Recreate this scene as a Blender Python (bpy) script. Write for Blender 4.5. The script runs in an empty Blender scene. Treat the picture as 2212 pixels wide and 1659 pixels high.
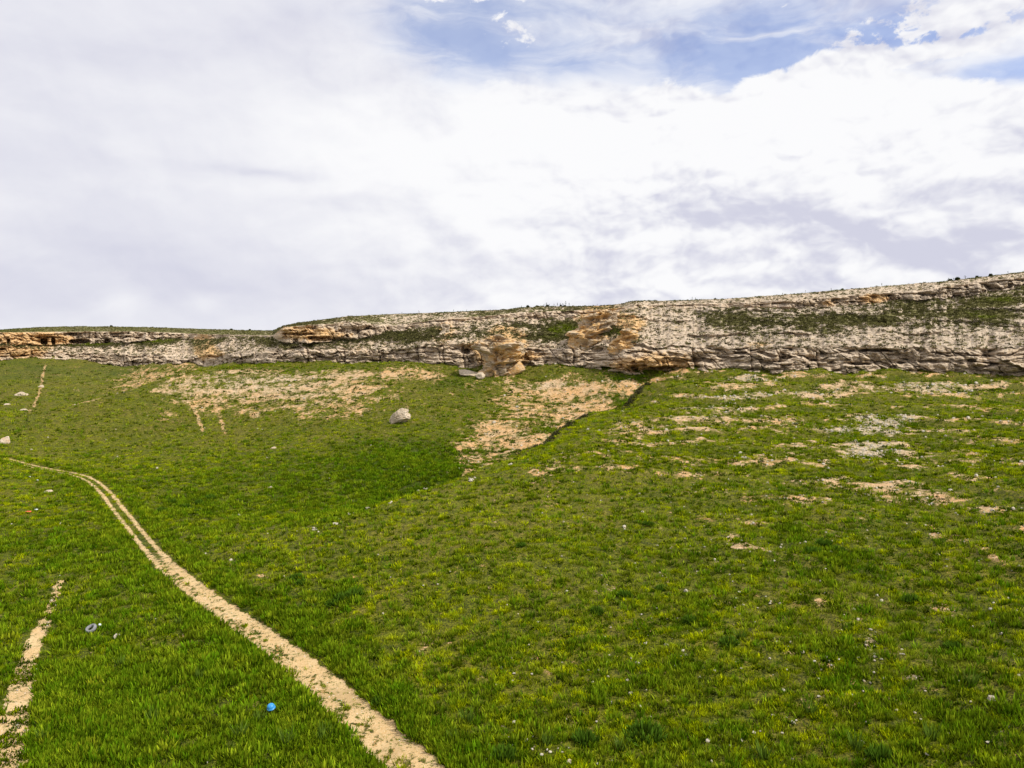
import bpy, math, random
import numpy as np
from mathutils import Vector

# ------------------------------------------------------------------ camera, sky, sun, exposure
scn = bpy.context.scene
col = scn.collection
R = math.radians
F = 1609.0                      # focal length in units of a 2212 wide picture
CAMZ = 24.0
PITCH = math.atan((829.5 - 756.0) / F)
cam = bpy.data.cameras.new('camera'); cam_o = bpy.data.objects.new('camera', cam); col.objects.link(cam_o)
cam.sensor_width = 36.0; cam.lens = 36.0 * F / 2212.0
cam.clip_start = 0.5; cam.clip_end = 20000
cam_o.location = (0, 0, CAMZ); cam_o.rotation_euler = (math.pi / 2 - PITCH, 0, 0)
scn.camera = cam_o
scn.view_settings.view_transform = 'Standard'; scn.view_settings.look = 'None'
scn.view_settings.exposure = 0.0; scn.view_settings.gamma = 1.0
scn.cycles.max_bounces = 5; scn.cycles.diffuse_bounces = 3; scn.cycles.transmission_bounces = 3
scn.cycles.glossy_bounces = 2

SUN_EL, SUN_AZ = R(50), R(112)        # azimuth from +Y towards +X
SUN_DIR = Vector((math.sin(SUN_AZ) * math.cos(SUN_EL), math.cos(SUN_AZ) * math.cos(SUN_EL), math.sin(SUN_EL)))
sun = bpy.data.lights.new('sun', 'SUN'); sun_o = bpy.data.objects.new('sun', sun); col.objects.link(sun_o)
sun.energy = 4.4; sun.angle = R(3.0); sun.color = (1.0, 0.95, 0.86)
sun_o.rotation_euler = SUN_DIR.to_track_quat('Z', 'Y').to_euler(); sun_o.location = (0, 0, 200)

class NT:
    """small helper to write node graphs as expressions"""
    dim = '3D'
    def __init__(s, nt): s.nt = nt
    def node(s, t, **kw):
        n = s.nt.nodes.new(t)
        for k, v in kw.items(): setattr(n, k, v)
        return n
    def put(s, sock, v):
        if v is None: return
        if isinstance(v, bpy.types.NodeSocket): s.nt.links.new(v, sock)
        else: sock.default_value = v
    def m(s, op, a, b=None, c=None, clamp=False):
        n = s.node('ShaderNodeMath', operation=op); n.use_clamp = clamp
        for i, v in enumerate((a, b, c)): s.put(n.inputs[i], v)
        return n.outputs[0]
    def ss(s, x, lo, hi, a=0.0, b=1.0):
        n = s.node('ShaderNodeMapRange', interpolation_type='SMOOTHSTEP')
        for i, v in enumerate((x, lo, hi, a, b)): s.put(n.inputs[i], v)
        return n.outputs[0]
    def mix(s, f, a, b, blend='MIX'):
        n = s.node('ShaderNodeMix', data_type='RGBA', blend_type=blend)
        s.put(n.inputs[0], f)
        for i, v in ((6, a), (7, b)):
            if isinstance(v, tuple) and len(v) == 3: v = (*v, 1)
            s.put(n.inputs[i], v)
        return n.outputs[2]
    def noise(s, vec, scale, detail=4, rough=.55, dist=0.0, out=0, lac=2.0):
        n = s.node('ShaderNodeTexNoise', noise_dimensions=s.dim); s.put(n.inputs['Vector'], vec)
        n.inputs['Scale'].default_value = scale; n.inputs['Detail'].default_value = detail
        n.inputs['Roughness'].default_value = rough; n.inputs['Distortion'].default_value = dist
        n.inputs['Lacunarity'].default_value = lac
        return n.outputs[out]
    def comb(s, x, y, z=0.0):
        n = s.node('ShaderNodeCombineXYZ'); [s.put(n.inputs[i], v) for i, v in enumerate((x, y, z))]
        return n.outputs[0]

def azel(px, py):
    a = math.atan((px - 1106) / F)
    return a, math.atan((756 - py) / F * math.cos(a))

def build_world():
    w = bpy.data.worlds.new('World'); scn.world = w; w.use_nodes = True
    nt = w.node_tree; nt.nodes.clear(); g = NT(nt); g.dim = '2D'
    tc = g.node('ShaderNodeTexCoord').outputs['Generated']
    sep = g.node('ShaderNodeSeparateXYZ'); nt.links.new(tc, sep.inputs[0])
    x, y, z = sep.outputs
    az = g.m('ARCTAN2', x, y)
    el = g.m('ARCSINE', z)
    sky = g.node('ShaderNodeTexSky', sky_type='NISHITA'); sky.sun_disc = False
    sky.sun_elevation = SUN_EL; sky.sun_rotation = SUN_AZ
    sky.air_density = 1.0; sky.dust_density = 0.6; sky.ozone_density = 2.0
    skyc = g.mix(1.0, sky.outputs[0], (0.125, 0.135, 0.175), 'MULTIPLY')
    # cloud coordinates on the dome, flattened towards the horizon
    P = g.comb(az, g.m('MULTIPLY', el, 1.7), 0.37)
    warp = g.noise(P, 5.0, 4, .6, out=1)
    vs = g.node('ShaderNodeVectorMath', operation='MULTIPLY_ADD')
    g.put(vs.inputs[0], warp); vs.inputs[1].default_value = (.09, .07, 0); vs.inputs[2].default_value = (-.045, -.035, 0)
    va = g.node('ShaderNodeVectorMath', operation='ADD'); g.put(va.inputs[0], P); g.put(va.inputs[1], vs.outputs[0])
    PW = va.outputs[0]
    s2 = g.node('ShaderNodeSeparateXYZ'); nt.links.new(PW, s2.inputs[0])
    wx = s2.outputs[0]; wy = g.m('DIVIDE', s2.outputs[1], 1.7)
    fine = g.noise(P, 14.0, 8, .6, .3)
    fine2 = g.noise(P, 34.0, 7, .62, .2)
    big = g.noise(PW, 5.5, 8, .58)
    def blobs(lst, ux=wx, uy=wy):
        tot = None
        for (px, py, rx, ry, st) in lst:
            a0, e0 = azel(px, py)
            dx = g.m('DIVIDE', g.m('SUBTRACT', ux, a0), rx / F)
            dy = g.m('DIVIDE', g.m('SUBTRACT', uy, e0), ry / F)
            d = g.m('ADD', g.m('MULTIPLY', dx, dx), g.m('MULTIPLY', dy, dy))
            v = g.m('MULTIPLY', g.m('EXPONENT', g.m('MULTIPLY', d, -1.0)), st)
            tot = v if tot is None else g.m('ADD', tot, v)
        return tot
    gap = blobs([(975, 80, 130, 95, 1.1), (1330, 100, 360, 70, .5), (1570, 160, 150, 70, .75), (1740, 75, 290, 95, .85), (1180, 140, 130, 45, .45),
                 (2010, 85, 170, 34, .95), (2140, 162, 95, 20, 1.3), (660, 20, 160, 60, .22), (1200, 25, 180, 35, .6),
                 (-700, 200, 300, 120, .8), (2900, 120, 400, 90, .8)])
    puffs = blobs([(2120, 22, 140, 34, 1.4), (2065, 64, 34, 15, 1.2), (1848, 76, 22, 12, .75), (1085, 62, 40, 22, .6), (1125, 92, 24, 20, .5),
                   (1030, 4, 100, 14, .9), (2030, 122, 190, 16, 1.2), (1850, 135, 60, 25, 1.2)])
    # large cumulus bank whose upper rim climbs to the right: a rim line in dome coordinates
    cur = g.node('ShaderNodeFloatCurve'); nt.links.new(g.m('MULTIPLY_ADD', az, 0.5, 0.5, clamp=True), cur.inputs[1])
    c = cur.mapping.curves[0]
    rim = [(-900, 420), (300, 420), (700, 340), (830, 290), (1000, 215), (1120, 185), (1220, 235), (1320, 265), (1385, 195), (1480, 190), (1555, 205),
           (1620, 168), (1700, 150), (1760, 128), (1820, 118), (1900, 150), (2000, 170), (2070, 185), (2212, 178), (2600, 160)]
    pts = [(azel(*p)[0] * .5 + .5, azel(*p)[1]) for p in rim]
    c.points[0].location = (0, pts[0][1]); c.points[1].location = (1, pts[-1][1])
    for p in pts: c.points.new(*p)
    cur.mapping.update()
    over = g.m('SUBTRACT', cur.outputs[0], el)                     # >0 below the rim
    rimn = g.m('ADD', over, g.m('MULTIPLY', g.m('SUBTRACT', fine, .5), .05))
    bank = g.ss(rimn, -.002, .007)
    bank = g.m('MULTIPLY', bank, g.ss(az, azel(820, 0)[0], azel(1180, 0)[0]))
    st_ = g.node('ShaderNodeMapping'); g.put(st_.inputs[0], PW); st_.inputs['Rotation'].default_value = (0, 0, .5); st_.inputs['Scale'].default_value = (1, 2.2, 1)
    wisp = g.noise(st_.outputs[0], 7.0, 7, .6, .4)
    veil = g.m('SUBTRACT', 1.55, g.m('MULTIPLY', wisp, 1.45))
    clear = g.ss(g.m('MULTIPLY', gap, veil), .06, 1.15)
    pf = g.ss(g.m('ADD', puffs, g.m('MULTIPLY', g.m('SUBTRACT', fine2, .5), 2.2)), .42, .8)
    clear = g.m('MULTIPLY', clear, g.m('SUBTRACT', 1.0, pf, clamp=True))
    clear = g.m('MULTIPLY', clear, g.m('SUBTRACT', 1.0, bank, clamp=True))
    clear = g.m('MULTIPLY', clear, .68)
    # cloud greys
    def shifted(v, dx, dy):
        n_ = g.node('ShaderNodeVectorMath', operation='ADD'); g.put(n_.inputs[0], v); n_.inputs[1].default_value = (dx, dy, 0); return n_.outputs[0]
    bv = lambda v: g.noise(v, 4.5, 9, .52, .25)
    relief = g.m('SUBTRACT', bv(PW), bv(shifted(PW, .022, .05)))
    def bil_(v):
        n_ = g.node('ShaderNodeTexVoronoi', feature='F1', voronoi_dimensions='2D'); g.put(n_.inputs['Vector'], v); n_.inputs['Scale'].default_value = 11.0
        n_.inputs['Detail'].default_value = 3.0; n_.inputs['Roughness'].default_value = .5; n_.normalize = True
        return n_.outputs['Distance']
    puffy = g.m('MULTIPLY', g.m('SUBTRACT', bil_(shifted(PW, .006, .014)), bil_(PW)), g.ss(az, azel(820, 0)[0], azel(1500, 0)[0], .15, 1.0))
    bv2 = lambda v: g.noise(v, 13.0, 6, .5, .2)
    relief = g.m('ADD', g.m('MULTIPLY', relief, 1.9), g.m('MULTIPLY', g.m('SUBTRACT', bv2(P), bv2(shifted(P, .006, .016))), 1.1))
    dark = blobs([(2020, 470, 330, 55, .3), (1650, 520, 420, 50, .28), (2120, 560, 220, 60, .25), (600, 372, 130, 13, .55), (700, 440, 60, 14, .25),
                  (1240, 480, 130, 30, .42), (900, 470, 120, 25, .2), (100, 420, 450, 260, .36), (450, 580, 520, 90, .34), (200, 90, 420, 130, .32), (620, 150, 250, 60, .15), (2212, 330, 80, 80, .3),
                  (1500, 400, 120, 20, .25), (1330, 560, 300, 60, .25), (640, 60, 140, 60, .35), (100, 660, 500, 60, .3), (1900, 300, 180, 22, .2), (1450, 640, 900, 50, .2)])
    lite = blobs([(980, 340, 360, 150, .55), (1650, 260, 420, 110, .6), (1250, 350, 330, 70, .3), (270, 655, 42, 26, .4), (435, 655, 40, 20, .4), (2000, 130, 200, 20, .4),
                  (1350, 400, 70, 25, .3), (1480, 520, 120, 20, .2), (1820, 600, 250, 25, .15)], ux=az, uy=el)
    tone = g.m('ADD', g.m('MULTIPLY', g.m('SUBTRACT', dark, lite), .75), g.m('MULTIPLY', relief, -1.45))
    tone = g.m('ADD', tone, g.m('MULTIPLY', g.m('SUBTRACT', big, .5), .35))
    tone = g.m('SUBTRACT', tone, g.m('MULTIPLY', puffy, 3.6))
    # softer relief on the left sheet of high cloud
    soft = g.ss(az, azel(500, 0)[0], azel(1300, 0)[0], .22, 1.0)
    tone = g.m('ADD', g.m('MULTIPLY', g.m('SUBTRACT', dark, lite), .8), g.m('MULTIPLY', g.m('SUBTRACT', tone, g.m('MULTIPLY', g.m('SUBTRACT', dark, lite), .75)), soft))
    t = g.ss(tone, -.50, 1.02)
    cloud = g.mix(t, (.97, .97, .985), (.65, .655, .775))
    out = g.mix(clear, cloud, skyc)
    bg = g.node('ShaderNodeBackground'); nt.links.new(out, bg.inputs[0]); bg.inputs[1].default_value = 1.0
    wo = g.node('ShaderNodeOutputWorld'); nt.links.new(bg.outputs[0], wo.inputs[0])
    w.cycles.sampling_method = 'MANUAL'; w.cycles.sample_map_resolution = 512
build_world()

# ------------------------------------------------------------------ numeric helpers
rng = np.random.default_rng(7); random.seed(7)
f32 = np.float32
def _h(ix, iy, iz=0, seed=0):
    h = (ix.astype(np.uint32) * np.uint32(374761393)) ^ (iy.astype(np.uint32) * np.uint32(668265263))
    h = h ^ (np.asarray(iz).astype(np.uint32) * np.uint32(2147483647)) ^ np.uint32((seed * 974711 + 12345) & 0xffffffff)
    h = (h ^ (h >> np.uint32(13))) * np.uint32(1274126177)
    h = (h ^ (h >> np.uint32(15))) * np.uint32(2246822519)
    return ((h ^ (h >> np.uint32(16))) & np.uint32(0xffffff)).astype(f32) / f32(0xffffff)
def vnoise(x, y, seed=0):
    """gradient-like 2D noise in -1..1"""
    x = np.asarray(x, f32); y = np.asarray(y, f32)
    ix = np.floor(x).astype(np.int64); iy = np.floor(y).astype(np.int64)
    fx = x - ix; fy = y - iy
    ux = fx * fx * fx * (fx * (fx * 6 - 15) + 10); uy = fy * fy * fy * (fy * (fy * 6 - 15) + 10)
    r = []
    for dx, dy in ((0, 0), (1, 0), (0, 1), (1, 1)):
        a = _h(ix + dx, iy + dy, 0, seed) * f32(6.2831853)
        r.append(np.cos(a) * (fx - dx) + np.sin(a) * (fy - dy))
    a = r[0] + (r[1] - r[0]) * ux; b = r[2] + (r[3] - r[2]) * ux
    return (a + (b - a) * uy) * f32(1.5)
def fbm(x, y, octv=4, seed=0, gain=.5):
    s = 0; a = 1.0; n = 0
    for i in range(octv):
        s = s + a * vnoise(x * 2 ** i + 17.3 * i, y * 2 ** i - 9.1 * i, seed + i); n += a; a *= gain
    return s / n
def vnoise3(x, y, z, seed=0):
    x = np.asarray(x, f32); y = np.asarray(y, f32); z = np.asarray(z, f32)
    i = [np.floor(v).astype(np.int64) for v in (x, y, z)]
    fr = [v - j for v, j in zip((x, y, z), i)]
    u = [v * v * (3 - 2 * v) for v in fr]
    c = {}
    for dx in (0, 1):
        for dy in (0, 1):
            for dz in (0, 1): c[dx, dy, dz] = _h(i[0] + dx, i[1] + dy, (i[2] + dz) * 7919, seed) * 2 - 1
    l = lambda a, b, t: a + (b - a) * t
    return l(l(l(c[0,0,0], c[1,0,0], u[0]), l(c[0,1,0], c[1,1,0], u[0]), u[1]), l(l(c[0,0,1], c[1,0,1], u[0]), l(c[0,1,1], c[1,1,1], u[0]), u[1]), u[2])
def fbm3(x, y, z, octv=4, seed=0):
    s = 0; a = 1; n = 0
    for k in range(octv):
        s = s + a * vnoise3(x * 2 ** k, y * 2 ** k, z * 2 ** k, seed + k); n += a; a *= .5
    return s / n
def voro(x, y, seed=0):
    x = np.asarray(x, f32); y = np.asarray(y, f32)
    ix = np.floor(x).astype(np.int64); iy = np.floor(y).astype(np.int64)
    d1 = np.full(x.shape, 9., f32); d2 = np.full(x.shape, 9., f32); cid = np.zeros(x.shape, f32)
    for dx in (-1, 0, 1):
        for dy in (-1, 0, 1):
            cx = ix + dx; cy = iy + dy
            px = cx + .15 + .7 * _h(cx, cy, 1, seed); py = cy + .15 + .7 * _h(cx, cy, 2, seed + 5)
            d = np.hypot(px - x, py - y); v = _h(cx, cy, 3, seed + 9)
            nearer = d < d1
            d2 = np.where(nearer, d1, np.minimum(d2, d)); cid = np.where(nearer, v, cid); d1 = np.where(nearer, d, d1)
    return d1, d2, cid
def sst(x, a, b):
    t = np.clip((x - a) / (b - a), 0, 1); return t * t * (3 - 2 * t)

CP, SP = math.cos(PITCH), math.sin(PITCH)
def kz(py): return (-SP * F + CP * (829.5 - py)) / (CP * F + SP * (829.5 - py))
def kx(px, py): return (px - 1106) / (CP * F + SP * (829.5 - py))

def tag(o, label=None, cat=None, group=None, kind=None):
    if label: o['label'] = label
    if cat: o['category'] = cat
    if group: o['group'] = group
    if kind: o['kind'] = kind
    return o
def make_mesh(name, V, Fc, mat, attrs=None, colors=None, parent=None, smooth=True):
    """V (n,3), Fc (m,k) int array (one k) -> linked mesh object"""
    V = np.asarray(V, f32); Fc = np.asarray(Fc, np.int32)
    me = bpy.data.meshes.new(name); m, k = Fc.shape
    me.vertices.add(len(V)); me.vertices.foreach_set('co', V.ravel())
    me.loops.add(m * k); me.loops.foreach_set('vertex_index', Fc.ravel())
    me.polygons.add(m); me.polygons.foreach_set('loop_start', np.arange(0, m * k, k, dtype=np.int32))
    me.update(calc_edges=True)
    me.polygons.foreach_set('use_smooth', np.full(m, smooth))
    for n, a in (attrs or {}).items():
        at = me.attributes.new(n, 'FLOAT', 'POINT'); at.data.foreach_set('value', np.asarray(a, f32).ravel())
    if colors is not None:
        at = me.attributes.new('tint', 'FLOAT_COLOR', 'POINT')
        c4 = np.ones((len(V), 4), f32); c4[:, :3] = colors; at.data.foreach_set('color', c4.ravel())
    me.materials.append(mat)
    o = bpy.data.objects.new(name, me); col.objects.link(o)
    if parent: o.parent = parent
    return o

# ------------------------------------------------------------------ materials
def new_mat(name, rough=.9, spec=.2):
    m = bpy.data.materials.new(name); m.use_nodes = True
    g = NT(m.node_tree); b = m.node_tree.nodes['Principled BSDF']
    b.inputs['Roughness'].default_value = rough; b.inputs['Specular IOR Level'].default_value = spec
    return m, g, b
def attr(g, n, o='Fac'): return g.node('ShaderNodeAttribute', attribute_name=n).outputs[o]

def mat_ground(track=False):
    m, g, b = new_mat('track_soil' if track else 'hillside')
    P = g.node('ShaderNodeNewGeometry').outputs['Position']
    n1 = g.noise(P, .35, 5); n2 = g.noise(P, 1.6, 5, .8); n3 = g.noise(P, 9.0, 4, .7)
    soil = g.mix(g.ss(n1, .40, .68), (.60, .29, .095), (.54, .35, .19))
    soil = g.mix(attr(g, 'pale'), soil, (.43, .37, .28))
    soil = g.mix(g.ss(n3, .4, .75), soil, (.62, .44, .27))
    soil = g.mix(g.ss(n2, .56, .68), soil, (.25, .17, .075))
    sp1 = g.noise(P, 1.1, 6, .82); sp2 = g.noise(P, 3.4, 3, .8)
    soil = g.mix(g.ss(sp1, .50, .60), soil, (.30, .215, .10))
    soil = g.mix(g.m('MULTIPLY', g.ss(sp2, .52, .60), .75), soil, (.16, .15, .045))
    soil = g.mix(g.m('MULTIPLY', g.ss(sp1, .44, .36), .7), soil, (.62, .50, .36))
    if track:
        soil = g.mix(g.ss(n1, .3, .6), (.56, .395, .195), (.50, .32, .135))
        soil = g.mix(g.ss(n3, .35, .75), soil, (.62, .465, .27))
        soil = g.mix(g.m('MULTIPLY', g.ss(g.noise(P, .22, 3), .55, .68), .55), soil, (.36, .25, .12))
        soil = g.mix(g.ss(n2, .60, .70), soil, (.46, .35, .18))
        soil = g.mix(g.m('MULTIPLY', g.ss(g.noise(P, 3.2, 5, .75), .56, .62), g.ss(g.noise(P, .5, 3), .42, .56)), soil, (.13, .14, .03))
    vor = g.node('ShaderNodeTexVoronoi'); g.put(vor.inputs['Vector'], P); vor.inputs['Scale'].default_value = 4.0
    peb = g.m('MULTIPLY', g.ss(vor.outputs['Distance'], .22, .14), g.ss(g.noise(P, 1.3, 2), .5, .62))
    soil = g.mix(peb, soil, (.68, .64, .58))
    ga = g.noise(P, 1.3, 5, .85); gb = g.noise(P, 5.5, 3, .85); gc = g.noise(P, .12, 2, .6)
    grass = g.mix(g.ss(ga, .42, .58), (.050, .060, .003), (.150, .155, .006))
    grass = g.mix(g.ss(gc, .42, .62), grass, g.mix(g.ss(ga, .42, .58), (.085, .078, .008), (.180, .155, .018)))
    lush_ = g.mix(g.ss(ga, .42, .58), (.018, .034, .002), (.060, .090, .003))
    grass = g.mix(attr(g, 'lush'), grass, lush_)
    grass = g.mix(g.ss(gb, .50, .58), grass, (.016, .022, .002))
    grass = g.mix(g.m('MULTIPLY', g.ss(gb, .46, .38), .5), grass, (.19, .20, .012))
    bb = g.m('ADD', attr(g, 'bare'), g.m('MULTIPLY', g.m('SUBTRACT', g.noise(P, 1.2, 5, .85), .5), 3.2))
    c = g.mix(g.ss(bb, .38, .62), grass, soil)
    g.put(b.inputs['Base Color'], c)
    bp = g.node('ShaderNodeBump'); bp.inputs['Strength'].default_value = .7; bp.inputs['Distance'].default_value = .12
    g.put(bp.inputs['Height'], g.m('ADD', n2, g.m('MULTIPLY', n3, .6))); g.put(b.inputs['Normal'], bp.outputs[0])
    return m
def mat_rock(name, base=(.58, .455, .33), och=(.50, .27, .085), veg=True, sc=1.0):
    m, g, b = new_mat(name)
    P = g.node('ShaderNodeNewGeometry').outputs['Position']
    mp = g.node('ShaderNodeMapping'); g.put(mp.inputs[0], P); mp.inputs['Scale'].default_value = (1, 1, 2.6)
    PS = mp.outputs[0]
    n1 = g.noise(PS, .16 * sc, 6, .62); n2 = g.noise(PS, .9 * sc, 7, .72); n3 = g.noise(P, 3.2 * sc, 5, .7)
    c = g.mix(g.ss(n1, .38, .62), base, tuple(v * k for v, k in zip(base, (.80, .77, .72))))
    c = g.mix(g.ss(n2, .50, .70), c, (.58, .50, .39))
    c = g.mix(g.ss(n2, .46, .33), c, (.22, .165, .115))
    c = g.mix(attr(g, 'grey'), c, g.mix(g.ss(n2, .38, .62), (.19, .155, .12), (.52, .435, .34)))
    oc = g.m('ADD', attr(g, 'ochre'), g.m('MULTIPLY', g.m('SUBTRACT', g.noise(PS, .5 * sc, 6, .7), .5), 1.3))
    c = g.mix(g.ss(oc, .42, .85, 0, .9), c, g.mix(g.ss(n2, .38, .62), och, (.66, .44, .21)))
    lich = g.ss(g.noise(P, 1.1 * sc, 5, .7), .56, .66)
    c = g.mix(g.m('MULTIPLY', lich, .45), c, (.55, .37, .10))
    c = g.mix(g.ss(n3, .56, .72), c, (.14, .11, .08))
    c = g.mix(g.m('MULTIPLY', g.ss(n3, .46, .34), .6), c, (.68, .60, .48))
    # black crust in the cracks (manganese / lichen), ridged noise lines
    rid = g.m('ABSOLUTE', g.m('SUBTRACT', g.noise(PS, .55 * sc, 5, .6), .5))
    c = g.mix(g.ss(rid, .012, .0, 0, .6), c, (.10, .08, .06))
    if veg:
        vv = g.m('ADD', attr(g, 'veg'), g.m('MULTIPLY', g.m('SUBTRACT', g.noise(P, .55, 5, .7), .5), 2.0))
        gr = g.mix(g.ss(n3, .4, .6), (.105, .10, .025), (.19, .17, .07))
        c = g.mix(g.ss(vv, .46, .62), c, gr)
    g.put(b.inputs['Base Color'], c)
    bp = g.node('ShaderNodeBump'); bp.inputs['Strength'].default_value = .9; bp.inputs['Distance'].default_value = .35 / sc
    g.put(bp.inputs['Height'], g.m('ADD', n2, g.m('MULTIPLY', n3, .45))); g.put(b.inputs['Normal'], bp.outputs[0])
    return m
def mat_veg():
    m = bpy.data.materials.new('foliage'); m.use_nodes = True; nt = m.node_tree; nt.nodes.clear(); g = NT(nt)
    c = attr(g, 'tint', 'Color')
    d = g.node('ShaderNodeBsdfDiffuse'); g.put(d.inputs[0], c)
    t = g.node('ShaderNodeBsdfTranslucent'); g.put(t.inputs[0], g.mix(1.0, c, (1.15, 1.2, .7, 1), 'MULTIPLY'))
    mx = g.node('ShaderNodeMixShader'); mx.inputs[0].default_value = .22
    nt.links.new(d.outputs[0], mx.inputs[1]); nt.links.new(t.outputs[0], mx.inputs[2])
    o = g.node('ShaderNodeOutputMaterial'); nt.links.new(mx.outputs[0], o.inputs[0])
    return m
M_GROUND = mat_ground(); M_TRACK = mat_ground(True)
M_CLIFF = mat_rock('limestone_cliff'); M_ROCK = mat_rock('limestone', (.62, .51, .385), veg=False, sc=2.2)
M_OCHRE = mat_rock('ochre_limestone', (.54, .42, .29), (.56, .29, .07), veg=False)
M_STONE = mat_rock('pale_stone', (.52, .48, .40), veg=False, sc=4)
M_VEG = mat_veg()

# ------------------------------------------------------------------ cliff stations: px, base y, scarp top y, upper scarp foot y, rim y, skyline y, base distance, slopes
ST = np.array([
 (-900, 770, 738, 728, 715, 709, 300, .5, .2), (-300, 772, 738, 728, 716, 711, 298, .5, .2),
 (0, 777, 748, 744, 718, 712, 300, .5, .2), (50, 777, 752, 745, 717, 709, 305, .45, .15), (100, 775, 760, 746, 717, 706, 310, .4, .12),
 (180, 778, 763, 744, 716, 705, 316, .4, .10), (250, 790, 764, 741, 716, 705.5, 314, .4, .10), (330, 787, 767, 735, 717, 707, 308, .35, .10),
 (409, 786, 772, 731, 721, 709.7, 298, .30, .10), (520, 789, 761, 730, 724, 713, 268, .28, .10), (590, 788, 757, 730, 724, 714, 251, .28, .10),
 (612, 787, 755, 741, 706, 704.5, 247, .5, .25), (640, 786, 751, 740, 704, 698, 245, .5, .22), (750, 787, 752, 737, 696, 683.5, 240, .5, .22),
 (850, 786, 755, 716, 703, 678, 235, .5, .2), (950, 792, 743, 704, 690, 675, 228, .5, .22), (1080, 792, 744, 688, 680, 669, 224, .5, .25),
 (1130, 790, 745, 689, 675, 664.5, 224, .5, .25), (1180, 789, 748, 690, 673, 662, 224, .5, .25), (1280, 792, 752, 682, 669, 661, 217, .5, .28),
 (1330, 803, 748, 678, 667, 658, 210, .5, .28), (1370, 809, 742, 668, 659, 650, 206, .5, .3), (1430, 808, 748, 664, 658, 649.5, 204, .5, .3),
 (1480, 802, 750, 665, 658, 648.5, 203, .5, .3), (1560, 801, 748, 664, 655, 646, 199, .5, .3), (1700, 804, 749, 669, 650, 636, 192, .5, .3),
 (1900, 807, 747, 655, 634, 619, 187, .5, .3), (1970, 808, 748, 650, 631, 613, 186, .5, .3), (2050, 809, 751, 644, 618, 607, 183, .5, .3),
 (2212, 813, 751, 622, 598, 587, 178, .5, .3), (2600, 820, 751, 590, 572, 560, 165, .5, .35), (3200, 830, 751, 560, 540, 530, 150, .5, .4)], float)
def station(px):
    return [np.interp(px, ST[:, 0], ST[:, i]) for i in range(1, 9)]
vk = np.vectorize(kz)

# ------------------------------------------------------------------ hillside height field through surveyed points
CPTS = []
def add(px, py, Y=None, z=None):
    if Y is None: Y = (24 - z) / -kz(py)
    if z is None: z = 24 + kz(py) * Y
    CPTS.append((kx(px, py) * Y, Y, z))
for p in ((960,1659,0),(560,1400,0),(350,1240,0),(200,1060,.3),(20,990,1),(0,1659,-.5),(0,1300,-1),(0,1100,-.5),(0,1000,1.2),
          (-500,1659,0),(-500,1250,-1),(-500,1050,0),(600,1659,-.4),(300,1400,-.7),(1200,1659,.7),(900,1400,.5)): add(p[0], p[1], z=p[2])
for px, lst in ((2212, ((1659,3),(1530,3.5),(1400,4.2),(1250,5.2),(1100,6.8),(1000,8.5),(900,11.5),(850,14.3))),
                (1700, ((1659,1.5),(1400,2.5),(1200,4),(1100,5.2),(1000,7.2),(900,11),(850,14.2))),
                (1400, ((1659,.8),(1400,1.5),(1200,3),(1050,5.5),(950,8.5),(880,12))),
                (2700, ((1659,5),(1300,8),(1100,11),(950,14.5)))):
    for py, z in lst: add(px, py, z=z)
for px, py, Y in ((1400,832,181),(1290,900,158),(1200,943,142),(1130,980,129),(1060,1013,118),(1000,1041,110),(850,1090,98),(700,1140,89),(1000,1200,76),(1150,1100,92)): add(px, py, Y)
# gully behind the spur (floor is hidden, opposite bank is seen)
for px, py, Y in ((1100,992,150),(1200,935,166),(1050,1012,138),(1150,900,180),(1200,850,203),(1300,890,180),(1330,845,198),(900,1060,126),(960,1035,131),(700,1105,112),(500,1130,104),(350,1115,108),
                  (860,910,175),(860,1000,143),(600,950,172),(600,870,201),(450,960,172),(450,870,205),(200,980,168),(860,845,202),(1050,900,181),(1050,850,202)): add(px, py, Y)
for x, y, z in ((kx(1130,980)*139, 139, 2.4), (kx(1290,900)*168, 168, 6.2), (kx(1400,832)*192, 192, 11.8), (kx(1060,1013)*127, 127, 1.4)): CPTS.append((x, y, z))
for px, py, Y in ((400,806,231),(300,843,215),(200,872,204),(60,905,193),(-200,930,190)): add(px, py, Y)
for px, py, Y in ((300,836,272),(300,808,296),(100,870,240),(0,895,216),(100,820,278),(0,840,258),(200,830,272),(200,800,300),(-300,900,225),(-300,830,265),(430,800,270)): add(px, py, Y)
CPTS.append((kx(330,840)*245, 245, 8.6)); CPTS.append((kx(200,860)*232, 232, 6.8))
for x, y, z in ((-60,0,-1),(0,0,0),(50,0,4),(0,-60,0),(-120,60,-1),(-250,120,1),(-330,200,8),(120,30,9),(180,80,16),(260,120,26),(-100,-60,0),(100,-60,6)): CPTS.append((x, y, z))
for px in (-900,-300,0,100,180,250,330,409,520,600,640,750,850,950,1080,1180,1280,1370,1480,1560,1700,1900,2050,2212,2600,3200):
    s = station(px); add(px, s[0], s[5])
    x, y, z = CPTS[-1]; CPTS.append((x * 1.12, y * 1.12, z - .5))
CPTS = np.array(CPTS)
def tps(r2): return np.where(r2 > 0, r2 * np.log(np.maximum(r2, 1e-9)) * .5, 0)
A = CPTS[:, :2] / 100; n = len(A)
K = tps(((A[:, None] - A[None]) ** 2).sum(-1)) + np.eye(n) * 2e-4
Pm = np.c_[np.ones(n), A]
W = np.linalg.solve(np.block([[K, Pm], [Pm.T, np.zeros((3, 3))]]), np.r_[CPTS[:, 2], 0, 0, 0])
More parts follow.
